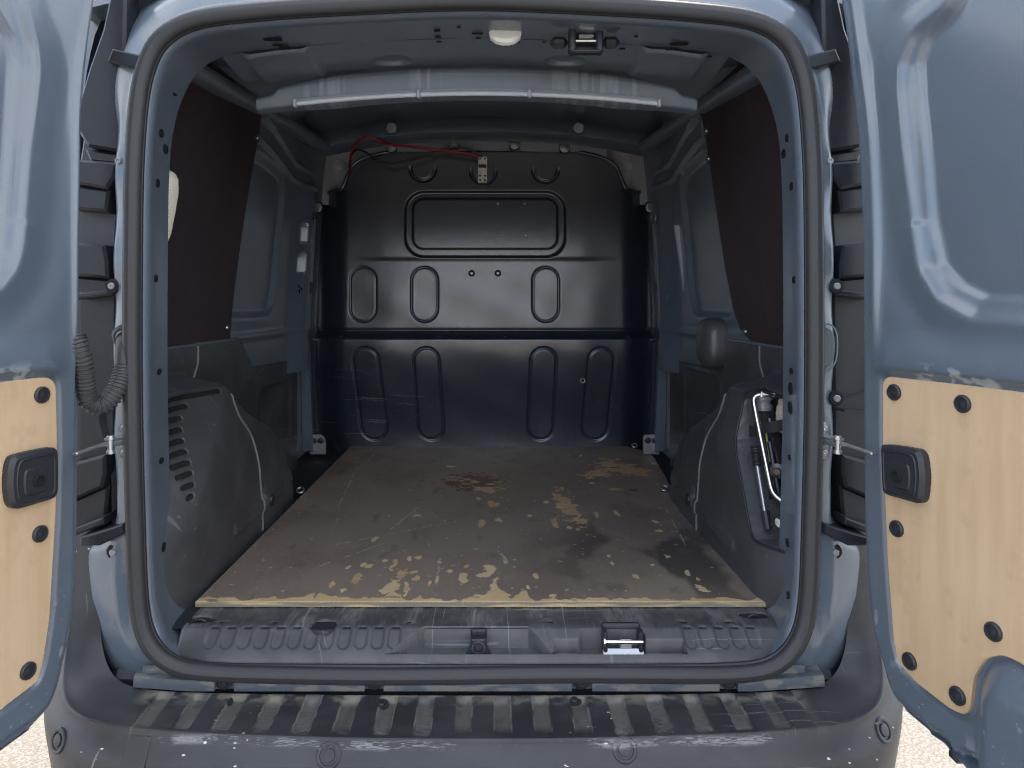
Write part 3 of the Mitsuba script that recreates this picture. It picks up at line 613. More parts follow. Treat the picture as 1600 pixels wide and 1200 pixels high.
# ------------------------------------------------------------------ black wheel-arch and lower side trims
Tf = curve([(-.1, 1.035), (.42, 1.03), (.50, .985), (.62, .93), (.80, .865), (.97, .785), (1.18, .665), (1.32, .56), (1.7, .4)])
SLOTS = [1.0]
def trim_x(Y, Z, s):
    X = .708+.004*np.sin(Y*3)+0*Z
    X = X-.008*sm(.84, .80, Y)
    amp = .128*sm(1.34, .92, Y)
    t = Tf(Y); X = X-amp*sm(t+.008, t-.028, Z)*(.78+.22*sm(t-.01, t-.18, Z))
    X = X+.06*sm(.20, .0, Y)
    if s < 0:
        dist = ((Y-.13)*.25-(Z-.76)*.27)/.368
        roll = .058*sm(.035, -.085, dist)*sm(t+.01, t-.05, Z)
        X = X+roll
        X = X+0*Y
        for k in range(10):
            z0 = .992-.0213*k; ye = [.405, .30, .265, .248, .235, .225, .217, .21, .202, .19][k]
            slot = sm(.0022, -.0022, sd_cap(Y, Z, .176, z0, ye-.006, z0+.0035, .0046))
            X = X+.008*slot*SLOTS[0]
        X = X-.006*sm(.004, -.004, sd_cap(Y, Z, .42, .665, .95, .672, .016))
        X = X+.012*sm(.004, -.004, sd_cap(Y, Z, .64, .655, .64, .70, .014))
        pk = sd_rr(Y, Z, 1.02, 1.39, .70, .925, .035)
        X = X+.085*sm(.004, -.016, pk)*(1-.9*sm(1.12, 1.37, Y))
    else:
        dist = ((Y-.10)*.25-(Z-.70)*.27)/.368
        X = X+.035*sm(.05, -.10, dist)*sm(t+.01, t-.05, Z)*sm(.3, .1, Y)
        X = X-.006*sm(.004, -.004, sd_cap(Y, Z, .33, .655, .95, .672, .016))
        X = X+.012*sm(.004, -.004, sd_cap(Y, Z, .66, .655, .66, .70, .014))
        X = X-.010*sm(.010, -.002, np.abs(sd_rr(Y, Z, .85, 1.25, .70, .985, .05)))*.6
        X = X+.125*sm(.004, -.004, sd_poly(Y, Z, NICHE))
    # fine joint between the trim's front and rear mouldings
    js = JOINT(Z)
    X = X+.0035*np.exp(-((Y-js)/.0032)**2)
    return X
def rounded_line(p, n):
    q = poly(p, n)
    for _ in range(4): q[1:-1] = (q[:-2]+2*q[1:-1]+q[2:])/4
    return q
NICHE = [(-.02, .715), (-.02, 1.00), (.30, 1.012), (.325, .985), (.32, .90), (.205, .728), (.19, .715)]
JOINT = PchipInterpolator([.5, .62, .76, .85, .93, .99, 1.02, 1.06, 1.2], [.625, .625, .60, .585, .50, .47, .49, .515, .515])
for s in (-1, 1):
    ys = np.concatenate([np.arange(.05, .45, .0028), np.arange(.45, 1.47, .005)]); n = 150
    v = np.linspace(0, 1, n)
    tops = np.interp(ys, [.05, .80, .86, .95, 1.47], [1.10, 1.10, 1.08, 1.002, .985])
    Y = np.repeat(ys[:, None], n, 1); Z = .585+v[None, :]*(tops[:, None]-.585)
    X = trim_x(Y, Z, s)
    cap = v[None, :] > .993
    P = np.stack([s*X, Y, Z], -1)
    P = np.concatenate([P, np.stack([s*(X[:, -1:]+.004-.006), Y[:, -1:], Z[:, -1:]+.004], -1), np.stack([s*(X[:, -1:]+.05), Y[:, -1:], Z[:, -1:]+.005], -1)], 1)
    k = add('van__side_trim', grid(P, s > 0), 'black_plastic', 35, 'black plastic trim over the left wheel arch with vent slots and a pocket' if s < 0 else 'black plastic trim over the right wheel arch with the jack niche')
    if s < 0:
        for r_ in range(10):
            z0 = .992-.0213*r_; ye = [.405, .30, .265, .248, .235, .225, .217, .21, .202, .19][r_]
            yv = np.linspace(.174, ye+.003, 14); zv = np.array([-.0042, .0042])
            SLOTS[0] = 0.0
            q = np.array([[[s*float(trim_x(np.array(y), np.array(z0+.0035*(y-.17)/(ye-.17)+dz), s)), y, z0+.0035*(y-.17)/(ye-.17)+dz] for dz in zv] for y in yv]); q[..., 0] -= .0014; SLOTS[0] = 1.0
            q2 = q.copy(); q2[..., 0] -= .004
            add(k+'__vent_shade_fill', slab(q, q2), 'hole_black', 30)  # black slab paints the shade into each vent slot
    if s > 0:
        lp_ = rounded_line([(.02, .713), (.19, .713), (.207, .726), (.322, .90), (.328, .988), (.30, 1.015), (.02, 1.003)], 120)
        keep = NICHE[:]; NICHE[:] = [(-9, -9), (-9.1, -9), (-9, -9.1)]
        add(k+'__niche_rim', tube([[float(trim_x(np.array(y), np.array(z), s))-.001, y, z] for y, z in lp_], .0026, 8), 'black_part', True)
        NICHE[:] = keep
    zj = np.linspace(.60, 1.095, 80); yj = JOINT(zj)
    jp = np.stack([s*(trim_x(yj, zj, s)-.0045), yj, zj], 1)
    add(k+'__joint_bead', tube(jp, .0028, 8), 'pale_joint', True, 'thin pale edge where the two trim mouldings meet')
    add(k+'__plug', lathe([(.017, 0), (.015, .004), (.010, .005), (0, .003)], (s*(float(trim_x(np.array(.69), np.array(.665), s))-.0), .69, .665), (-s, 0, 0), 18), 'black_part', 35)
scene['pale_joint'] = pr((.17, .175, .185), .5)
# rounded end cap of the sliding-door rail, right side
m = trimesh.creation.icosphere(4); V = np.array(m.vertices)
V = np.sign(V)*np.abs(V)**.7; V = V*[.045, .075, .075]+[.690, .86, 1.085]
add('van__rail_end_cap', trimesh.Trimesh(V, m.faces, process=False), 'black_plastic', True, 'rounded black cap on the right wall above the trim')

# ------------------------------------------------------------------ dark plywood linings on both side walls
for s in (-1, 1):
    zt, zb = 1.74, 1.105
    def lx(z): return float(wall_x(np.array(z)))-.012
    if s < 0: edge = [(.19, zb-.003), (.735, zb), (.735, 1.30), (.725, 1.68), (.70, zt), (.17, zt)]
    else: edge = [(.19, zb-.003), (.57, zb), (.64, 1.125), (.69, 1.18), (.72, 1.30), (.72, 1.45), (.70, 1.62), (.69, zt), (.17, zt)]
    zz = np.linspace(zb, zt, 24); far = np.interp(zz, [z for y, z in edge[1:-1]], [y for y, z in edge[1:-1]])
    P = np.array([[[s*lx(z), .17+(f-.17)*a_, z] for z, f in zip(zz, far)] for a_ in np.linspace(0, 1, 12)]); Q = P.copy(); Q[..., 0] += s*.009
    k = add('van__lining_panel', slab(P, Q), 'lining_plywood', 30, 'dark brown plywood lining on the left side wall' if s < 0 else 'dark brown plywood lining on the right side wall')
    for y, z in ((.70, 1.135), (.715, 1.66)) if s < 0 else ((.60, 1.128), (.70, 1.60), (.675, 1.67)):
        screw(k+'__screw', (s*(lx(z)-.001), y, z), (-s, -.2, 0), .006, 'steel', h=.003)
thing('cream_pad', 'cream plastic pad with a rounded corner tucked against the left lining behind the pillar', 'plastic pad')
P1 = [at(u, v, 1.56) for u, v in ((236, 258), (256, 262), (266, 268), (271, 278), (271, 300), (266, 330), (259, 365), (250, 385), (236, 390))]
add('cream_pad', prism((0, 0, 0), (1, 0, 0), (0, 0, 1), (0, -1, 0), [(p[0], p[2]) for p in P1], -.235, -.20, .012), 'cream_plastic', 50)

# ------------------------------------------------------------------ roof inside
def roof_z(x, y): return np.interp(y, [.2, .5, 1.0, 1.6, 1.9], [1.775, 1.82, 1.885, 1.945, 1.955])-.075*np.abs(x/.66)**3.5
xs = np.linspace(-.66, .66, 120); ys = np.linspace(.05, 1.9, 160)
X, Y = np.meshgrid(xs, ys, indexing='ij'); Z = roof_z(X, Y)
Z = Z-.012*np.exp(-((Y-.95)/.035)**2)-.010*np.exp(-((np.abs(X)-.30)/.03)**2)*sm(.3, .5, Y)
add('van__roof_lining', grid(np.stack([X, Y, Z], -1), True), 'paint', 35, 'painted underside of the roof')
# rear header, seen from below
xs = np.linspace(-.51, .51, 260); ys = np.linspace(.142, .285, 60)
X, Y = np.meshgrid(xs, ys, indexing='ij')
zo = lambda x: np.interp(np.abs(x), half[:9, 0], half[:9, 1])-.0118
ztop = zo(X)
Z = ztop-.008*sm(.14, .26, Y)
Z = Z+.010*sm(.006, -.006, np.abs(X)-.33+.25*(Y-.2))*0
for x in (-.18, .19): Z = Z+.010*sm(1.1, .8, np.hypot((X-x)/.040, (Y-.245)/.028))
Z = Z-.012*sm(.005, -.010, sd_rr(np.abs(X), Y, .33, .47, .14, .30, .02))
P = np.stack([X, Y, Z], -1)
add('van__header_panel', grid(P, True), 'paint', 35, 'painted header panel above the opening with punched holes')
def header_pt(u, v):
    for d in np.linspace(1.42, 1.66, 120):
        c = at(u, v, d); zt = float(zo(c[0]))-.008*float(sm(.14, .26, c[1]))
        if c[2] >= zt: return np.array([c[0], c[1], zt])
        last = c
    return last
def slot(u, v, w, l, rot=0):
    c = header_pt(u, v); R = np.array([[1, 0, 0], [0, 1, 0], [0, 0, 1.]])
    add('van__header_panel__hole', prism(c+[0, 0, -.003], (1, 0, 0), (0, 1, 0), (0, 0, -1), rrect(-w/2, w/2, -l/2, l/2, min(w, l)*.32, 4), .003, .0012, .0003), 'hole_black', 30)
for u, v, w, l in ((683, 43, .012, .010), (684, 53, .012, .009), (686, 61, .010, .006), (746, 48, .022, .007), (747, 55, .011, .007), (717, 33, .007, .004), (426, 57, .036, .016), (434, 66, .020, .008), (444, 71, .022, .012),
    (1061, 64, .036, .016), (1050, 73, .026, .007), (1046, 78, .020, .010), (994, 52, .008, .005), (952, 70, .009, .005), (972, 72, .012, .006), (1109, 84, .009, .007), (808, 62, .010, .005), (850, 61, .007, .005)): slot(u, v, w, l)
# lamp and latch on the header
c = header_pt(790, 42); x = c[0]
thing_lamp = add('van__load_lamp', prism((x, .105, 1.722), (1, 0, 0), (0, .35, .94), (0, -.94, .35), [(-.033, .014), (.033, .014), (.029, -.008), (.018, -.018), (.006, -.021), (-.006, -.021), (-.018, -.018), (-.029, -.008)], 0, .014, .005), 'white_plastic', 40, 'white load-space lamp on the header')
for o in (-.011, 0, .011): add('van__load_lamp__lens_rib', box((x+o, .094, 1.718), (.005, .006, .020), .002), 'white_plastic', 30)
x = header_pt(912, 55)[0]
k = add('van__header_latch', cat(box((x-.026, .078, 1.702), (.013, .026, .046), .003), box((x+.026, .078, 1.702), (.013, .026, .046), .003), box((x, .072, 1.681), (.058, .018, .008), .003), box((x, .10, 1.705), (.046, .01, .04), .002)), 'black_part', 30, 'black door latch frame hanging from the header')
for o in (-.050, .050): add(k+'__ear', box((x+o, .09, 1.705), (.034, .02, .022), .008), 'black_part', 30)
add(k+'__pin', tube([(x-.024, .078, 1.704), (x+.024, .078, 1.704)], .0045, 12), 'steel', 30)
add(k+'__roller', box((x+.002, .086, 1.715), (.034, .012, .010), .003), 'steel', 30)
# cross member (roof bow) and lamp tube
def bow(x, z0, drop=.055): return z0-drop*(np.abs(x)/.47)**2.2
xs = np.linspace(-.482, .482, 120); sec = [(.30, .02), (.272, .016), (.266, .008), (.264, 0.0), (.268, -.040), (.274, -.048), (.30, -.050)]
P = np.array([[[x, y+.012*abs(x/.47)**2, bow(x, 1.700, .043)+z*(1-.35*sm(.28, .5, abs(x)))-.012*sm(.43, .45, abs(x))*(z > -.02)] for y, z in sec] for x in xs])
Q = P.copy(); Q[..., 1] += .002; 
add('van__cross_member', grid(P), 'grey_bow', 40, 'painted roof bow across the load space')
def bow_fn(p, n, uv):
    s = smoothstep(.55, .75, noise(p.x*170, p.z*7, 3))*smoothstep(.45, .6, noise(p.x*9, 2, 4))
    return mix(PAINT, (.19, .225, .255), s*.6)
scene['grey_bow'] = pr(mikit.proc(bow_fn), .38, clearcoat=.6)
for s in (-1, 1):
    # longitudinal roof rails
    rp = np.array([[s*(.600+.04*t), .18+1.44*t, 1.69+.14*t] for t in np.linspace(0, 1, 20)])
    add('van__roof_rail', tube(rp, .032, 14, flat=(1, .7)), 'paint', True)
lp = np.array([[x, .262, 1.2+(475-(146+16*((x*FOC/1.612+770-25-748)/284)**2))*1.612/FOC] for x in np.linspace(-.392, .394, 60)])
thing('lamp_strip', 'long thin clear light strip fixed under the painted roof bow', 'light strip')
add('lamp_strip__tube', tube(lp, .0054, 12), 'lamp_tube', True)
add('lamp_strip__backing', tube(lp+[0, .006, .009], .0032, 8), 'grey_strip', True)
for i in (0, 20, 38, 59): add('lamp_strip__clip', box(lp[i]+[0, -.002, 0], (.008, .014, .018), .002), 'pale_metal', 30)
# front roof bow with gussets
xs = np.linspace(-.66, .66, 80); sec = [(1.66, .07), (1.63, .06), (1.60, .02), (1.60, -.005), (1.62, -.022), (1.68, -.026)]
P = np.array([[[x, y, 1.888-.034*(abs(x)/.5)**2.4+z] for y, z in sec] for x in xs])
add('van__front_bow', grid(P), 'paint', 40, 'painted bow at the front of the load-space roof')
for u, v in ((612, 200), (904, 200)): c = at(u, v, 2.93); add('van__front_bow__bolt', lathe([(.022, 0), (.020, .006), (.011, .006), (.010, .012), (0, .012)], c, (0, -1, -.2), 16), 'paint', 35)


# ------------------------------------------------------------------ circuit breaker and its wires
c = bulk_pt(754, 266)+[0, -.012, 0]
thing('circuit_breaker', 'small light grey circuit breaker hung at the top of the black bulkhead', 'circuit breaker')
add('circuit_breaker__housing', cat(box(c, (.038, .03, .106), .002), box(c+[0, -.015, .002], (.036, .014, .046), .002)), 'white_plastic', 30)
add('circuit_breaker__lever', box(c+[0, -.026, .012], (.030, .012, .013), .002), 'black_part', 30)
for o in (-.010, .010):
    for z in (.044, -.026, -.044): add('circuit_breaker__terminal_screw', lathe([(.0042, 0), (.0040, .002), (0, .002)], c+[o, -.0155, z], (0, -1, 0), 10), 'hole_black', 30)
thing('red_wire', 'red wire running along the top of the bulkhead to the breaker', 'wire')
pts = [(548, 262, 3.05), (549, 240, 2.98), (560, 222, 2.91), (576, 214, 2.88), (590, 219, 2.89), (602, 224, 2.92), (640, 229, 3.0), (690, 235, 3.04), (730, 240, 3.04), (747, 245, 3.05)]
add('red_wire', tube(spline([at(*p) for p in pts], 90), .0055, 8), 'red_insulation', True)
thing('black_wire', 'black wire drooping below the red one at the top of the bulkhead', 'wire')
pts = [(546, 275, 3.06), (549, 243, 2.99), (560, 234, 2.94), (572, 238, 2.96), (585, 248, 3.03), (605, 254, 3.04), (640, 250, 3.04), (675, 238, 3.04), (700, 231, 3.04), (735, 234, 3.04), (753, 245, 3.05)]
add('black_wire', tube(spline([at(*p) for p in pts], 90), .0045, 8), 'black_insulation', True)

# ------------------------------------------------------------------ jack kit in the right niche
thing('jack', 'black scissor jack stowed upright in the niche of the right trim', 'jack')
def nb(u, v, d): return at(u, v, d)
A, B = nb(1192, 640, 1.66), nb(1222, 740, 1.60)
def bar(a_, b_, w, t, bev=.003):
    a_, b_ = np.asarray(a_), np.asarray(b_); d_ = b_-a_; L = np.linalg.norm(d_); R = frame(d_, (0, 1, 0)); return box((a_+b_)/2, (w, t, L), bev, R)
add('jack__upper_arm', bar(nb(1196, 632, 1.66), nb(1222, 735, 1.60), .022, .034), 'black_gloss', 30)
add('jack__upper_arm__slot', bar(nb(1201, 652, 1.635), nb(1205, 668, 1.625), .010, .012, .004), 'zinc', 30)
add('jack__lower_arm', bar(nb(1222, 735, 1.62), nb(1198, 800, 1.60), .030, .028), 'black_gloss', 30)
add('jack__pivot', lathe([(.016, 0), (.016, .008), (.008, .010), (.007, .016), (0, .016)], nb(1216, 735, 1.585), (-.6, -1, 0), 16), 'black_gloss', 35)
add('jack__saddle', lathe([(.019, -.018), (.021, -.010), (.015, .0), (.021, .008), (.019, .014), (0, .014)], nb(1193, 628, 1.65), (0, 0, 1), 18), 'pale_metal', 35)
add('jack__screw', tube([nb(1202, 690, 1.61), nb(1218, 780, 1.58)], .006, 10), 'black_gloss', 30)
add('jack__base', bar(nb(1195, 808, 1.63), nb(1222, 822, 1.58), .03, .024), 'black_gloss', 30)
add('jack__stripe', tube([nb(1195, 665, 1.62), nb(1204, 722, 1.60)], .0022, 6), 'green_paint', 30)
thing('wheel_wrench', 'bent bright steel wrench rod strapped across the jack', 'wrench')
pts = poly([nb(1211, 615, 1.62), nb(1182, 617, 1.63), nb(1177, 622, 1.63), nb(1183, 655, 1.62), nb(1205, 762, 1.58), nb(1209, 772, 1.575), nb(1226, 786, 1.56)], 60)
for _ in range(3): pts[1:-1] = (pts[:-2]+2*pts[1:-1]+pts[2:])/4
add('wheel_wrench', cat(tube(pts, .0058, 12), tube([nb(1209, 610, 1.62), nb(1209, 620, 1.62)], .004, 8), tube([nb(1190, 612, 1.625), nb(1190, 620, 1.625)], .004, 8)), 'steel', True)
thing('crank_rod', 'thin black and steel crank rod standing left of the wrench in the niche', 'rod')
add('crank_rod__grip', tube(poly([nb(1179, 697, 1.615), nb(1183, 728, 1.60)], 24), .0085+.001*np.sign(np.sin(np.arange(24)*2.2)), 12), 'black_part', 30)
add('crank_rod__rod', tube([nb(1183, 728, 1.60), nb(1195, 800, 1.56)], .0042, 10), 'zinc', 30)
add('crank_rod__tip', tube([nb(1195, 798, 1.56), nb(1200, 826, 1.55)], .0085, 10), 'black_part', 30)
thing('strap', 'black webbing strap holding the jack and wrench in the niche', 'strap')
pts = spline([nb(1160, 672, 1.70), nb(1178, 674, 1.65), nb(1192, 669, 1.595), nb(1208, 667, 1.57), nb(1230, 664, 1.56)], 40)
P1 = np.stack([pts+[0, 0, .012], pts-[0, 0, .012]], 1); Q = P1+[.001, .003, 0]
add('strap', slab(P1, Q), 'webbing', 40)
thing('strap_anchor', 'small black bracket with a bolt holding the strap beside the niche', 'bracket')
c = nb(1167, 668, 1.77); add('strap_anchor__plate', box(c+[.01, .01, 0], (.034, .02, .06), .005), 'black_part', 30)
screw('strap_anchor__bolt', c+[-.004, -.001, 0], (-.4, -1, 0), .006, 'zinc')
thing('crumpled_cloth', 'crumpled off white cloth stuffed behind the jack at the pillar edge', 'cloth')
m = trimesh.creation.icosphere(4); V = np.array(m.vertices)
from meshkit import fbm as nfbm, noise as nnoise
V = V*(1+.55*(nfbm(V*2.6+4, 4)[:, None]-.5)+.3*np.abs(nnoise(V*6+1)[:, None]-.5)); V = V*[.012, .02, .036]+nb(1224, 650, 1.59)
add('crumpled_cloth', trimesh.Trimesh(V, m.faces, process=False), 'cloth', 25)
thing('bottle', 'small pale bottle end at the foot of the niche', 'bottle')
a_, b_ = nb(1220, 812, 1.57), nb(1212, 832, 1.57); add('bottle', tube(poly([a_, b_], 8), np.array([.011, .013, .013, .013, .012, .011, .008, .005]), 14), 'cream_plastic', True)

# ------------------------------------------------------------------ lashing rings at the board's edge
for u, v, s in ((470, 771, -1), (1038, 768, 1), (991, 700, 1)):
    d = .60*FOC/(v-475); c = at(u, v, d)+[0, 0, .004]
    k = add('van__lashing_ring', box(c, (.022, .022, .006), .002), 'black_part', 30)
    a = np.linspace(0, 2*math.pi, 20, endpoint=False)
    add(k+'__loop', tube([(c[0]+.011*math.cos(t), c[1]-.006+.008*math.sin(t), c[2]+.008+.006*math.sin(t)) for t in a], .003, 8, closed=True), 'steel', True)
# frayed wiring at the board's far left corner
k = None
for i in range(7):
    p0 = at(510+rng.uniform(-4, 4), 690, 3.02); pts = spline([p0, p0+[.03, -.02, -.01+.02*rng.random()], p0+[.05+.03*rng.random(), -.06, -.035]], 12); add('van__loose_strand', tube(pts, .0018, 5), 'black_insulation', True)

# ------------------------------------------------------------------ holes and dimples on the rear pillar's inner faces
def flange_pt(u, v):   # point on the pillar face seen at this place
    d = 1.43; c = at(u, v, d); return c
for s in (-1, 1):
    for u, v, rx, rz in ((252, 208, .004, .008), (258, 233, .004, .009), (246, 286, .004, .008), (243, 435, .004, .007), (248, 581, .005, .006), (251, 720, .004, .006), (255, 855, .004, .009), (272, 144, .004, .007)) if s < 0 else ((1230, 215, .004, .008), (1225, 240, .004, .009), (1237, 291, .004, .008), (1241, 437, .004, .007), (1237, 580, .005, .006), (1236, 607, .006, .012), (1235, 637, .006, .012), (1234, 715, .003, .005), (1231, 930, .003, .006), (1231, 848, .004, .008)):
        d = 1.45; c = at(u, v, d); zz_ = c[2]
        i = np.argmin(np.abs(OUT[:, 1]-zz_)+(np.sign(OUT[:, 0]) != s)*9)
        # walk along the flange profile at this height to the place under the sight line
        prof_ = np.array([rows[q][i] for q in range(len(rows))]); best = None
        for q in np.linspace(3, len(rows)-1.01, 120):
            p = prof_[int(q)]+(prof_[min(int(q)+1, len(rows)-1)]-prof_[int(q)])*(q % 1)
            uu = 770+(p[0]-EYE[0])*FOC/(p[1]-EYE[1])
            if best is None or abs(uu-u) < best[0]: best = (abs(uu-u), p); tgq = prof_[min(int(q)+1, len(rows)-1)]-prof_[int(q)]
        p = best[1]; zc_ = EYE[2]-(v-475)*(p[1]-EYE[1])/FOC
        nrm = np.array([tgq[1], -tgq[0], 0.])*-s; nrm /= np.linalg.norm(nrm); nrm = nrm*np.sign(-s*nrm[0]); R = frame(nrm)
        w = np.linspace(0, 2*np.pi, 16, endpoint=False)
        add('van__opening_flange__hole', prism((p[0], p[1], zc_), R[:, 0], R[:, 1], R[:, 2], [(3.2*rx*math.cos(t), rz*math.sin(t)) for t in w], -.002, .002, .0003), 'hole_black', 30)


# ------------------------------------------------------------------ black lamp-housing shields beside the opening
SH = [([(203, -24), (201, 87), (199, 150), (195, 240), (143, 231), (126, 205), (128, 167), (145, 110), (166, 50), (182, -24)], .035, .0),
      ([(192, 240), (193, 258), (138, 252), (128, 230)], .055, .0), ([(195, 258), (190, 280), (178, 299), (118, 288), (120, 252)], .022, .0), ([(179, 299), (175, 333), (116, 328), (116, 290)], .030, .0),
      ([(172, 384), (177, 410), (178, 436), (116, 430), (116, 379)], .028, .0), ([(180, 437), (181, 458), (116, 462), (116, 431)], .050, .0),
      ([(177, 458), (175, 650), (176, 712), (116, 725), (116, 462)], .062, .0), ([(174, 706), (175, 735), (170, 757), (116, 781), (116, 722)], .026, .0), ([(170, 757), (166, 800), (163, 840), (116, 850), (116, 781)], .05, .0)]
for s in (-1, 1):
    k0 = add('van__lamp_shield', prism((0, 0, 0), (1, 0, 0), (0, 0, 1), (0, -1, 0), [(q[0], q[2]) for q in [at(u if s < 0 else 1482-u, v, 1.40) for u, v in [(180, -24), (196, 240), (176, 300), (170, 384), (174, 560), (172, 712), (160, 850), (100, 850), (100, 330), (120, 200), (150, 80)]]], -.10, -.075, .004), 'black_part', 30)
    for q, y, _ in SH:
        p = [at(u if s < 0 else 1482-u, v, 1.40) for u, v in q]
        add('van__lamp_shield__step', prism((0, 0, 0), (1, 0, 0), (0, 0, 1), (0, -1, 0), [(a_[0], a_[2]) for a_ in p], -.085, -y, .005), 'shield_plastic', 30)
    def mx(u): return u if s < 0 else 1482-u
    for q, h0, h1 in (([(182, 80), (232, 92), (228, 114), (174, 100)], -.04, -.004), ([(174, 452), (178, 460), (118, 468), (118, 458)], -.06, -.018), ([(203, 812), (207, 826), (168, 845), (138, 846), (137, 832), (160, 826)], -.05, .008), ([(165, 806), (166, 818), (118, 836), (118, 824)], -.06, -.01)):
        p = [at(mx(u), v, 1.37) for u, v in q]
        add('van__lamp_shield__ledge', prism((0, 0, 0), (1, 0, 0), (0, 0, 1), (0, -1, 0), [(a_[0], a_[2]) for a_ in p], h0, h1, .003), 'shield_plastic', 30)
    for u, v, b in ((187, 252, 0), (176, 447, 1), (209, 822, 1), (178, 862, 1)) + (((176, 622, 1),) if s > 0 else ()):
        c = at(mx(u), v, 1.365)
        if b: add('van__lamp_shield__tab', lathe([(.014, -.03), (.014, 0), (.012, .003), (.008, .003), (0, .002)], c, (0, -1, 0), 18), 'shield_plastic', 35)
        screw('van__lamp_shield__screw', c+[0, -.002, 0], (0, -1, 0), .0062, 'pale_metal', washer=False, h=.004)
scene['shield_plastic'] = pr((.017, .019, .025), .38, specular=.35)
# rubber grommet in the right frame
p = [at(u, v, 1.355) for u, v in ((1280, 520), (1292, 513), (1300, 520), (1303, 540), (1300, 562), (1292, 572), (1280, 574))]
pp = spline([(q[0], q[2]) for q in p], 30, closed=True)
add('van__frame_grommet', prism((0, 0, 0), (1, 0, 0), (0, 0, 1), (0, -1, 0), pp, -.02, .002, .003), 'rubber_grey', 35, 'grey oval rubber grommet in the right frame')
scene['rubber_grey'] = pr((.10, .11, .12), .55)
add('van__frame_grommet__pressed_rim', tube([[x+.006*np.sign(x-.62)*0, -.0-.002, z] for x, z in (np.array(pp)-np.mean(pp, 0))*1.22+np.mean(pp, 0)], .0015, 6, closed=True), 'paint', True)

# door check straps
for s in (-1, 1):
    def mx(u): return u if s < 0 else 1482-u
    c = at(mx(197), 688, 1.352)
    k = add('van__check_strap', box(c, (.020, .006, .062), .002), 'pale_metal', 30)
    for v in (669, 707): screw(k+'__bolt', at(mx(196), v, 1.349), (0, -1, 0), .0062, 'zinc', h=.006)
    P0, P1_, P2 = at(mx(196), 686, 1.345), at(mx(168), 692, 1.30), at(mx(116), 710, 1.24)
    for dz in (-.005, .005): add(k+'__clevis', bar(P0+[0, 0, dz], P1_+[0, 0, dz], .004, .016, .001), 'zinc', 30)
    add(k+'__rivet', tube([at(mx(173), 684, 1.30), at(mx(173), 708, 1.30)], .0048, 12), 'zinc', 30)
    for v in (684, 706): add(k+'__rivet_head', lathe([(.007, -.003), (.007, .002), (.005, .004), (0, .004)], at(mx(173), v, 1.30), (0, 0, 1), 14), 'zinc', 35)
    add(k+'__arm', bar(P1_, P2, .006, .013, .002), 'zinc', 30)
# corrugated cable boot, left side
pts = spline([at(118, 528, 1.27), at(124, 542, 1.27), at(131, 575, 1.28), at(134, 605, 1.29), at(141, 628, 1.30), at(160, 632, 1.31), at(179, 615, 1.32), at(190, 590, 1.33), at(194, 570, 1.335)], 240)
rr_ = .0158+.0016*np.sign(np.sin(np.arange(240)*.92))*np.minimum(1, np.abs(np.sin(np.arange(240)*.92))*3)
add('van__cable_boot', tube(pts, rr_, 16), 'boot_rubber', 40, 'black corrugated rubber cable boot between left frame and door')
pts = spline([at(194, 572, 1.335), at(195, 556, 1.338), at(196, 540, 1.345), at(197, 530, 1.36)], 20)
add('van__cable_boot__collar', tube(pts, np.linspace(.0145, .017, 20), 16), 'rubber', True)
add('van__cable_boot__flange', lathe([(.024, -.004), (.024, .002), (.019, .006), (.015, .006)], at(196, 527, 1.352), (0, -1, -.3), 22), 'rubber', 35)

# ------------------------------------------------------------------ rear doors
class Door:
    def __init__(self, D0, ang, s):
        a = math.radians(ang); self.s = s; self.o = np.array([D0[0], D0[1], 0.])
        self.e = np.array([s*math.sin(a), -math.cos(a), 0.]); self.n = np.array([-s*math.cos(a), -math.sin(a), 0.])
    def loc(self, u, v, h=0.):
        o = self.o+self.n*h; k = (u-770)/FOC
        t = (EYE[0]+k*(o[1]-EYE[1])-o[0])/(self.e[0]-k*self.e[1])
        return t, EYE[2]-(v-475)*(o[1]-EYE[1]+self.e[1]*t)/FOC
    def locs(self, pts, h=0.): return [self.loc(u, v, h) for u, v in pts]
    def w(self, S, Z, H): return self.o+S[..., None]*self.e+np.stack([0*Z, 0*Z, Z], -1)+H[..., None]*self.n
    def pt(self, u, v, h=0.):
        t, z = self.loc(u, v, h); return self.o+self.e*t+np.array([0, 0, z])+self.n*h
    def slab(self, pts, h0, h1, bev): return prism(self.o, self.e, (0, 0, 1), self.n, pts, h0, h1, bev)
def rounded(pts, n=160, k=6):
    p = poly(list(pts)+[pts[0]], n+1)[:-1]
    for _ in range(k): p = (np.roll(p, 1, 0)+2*p+np.roll(p, -1, 0))/4
    return p
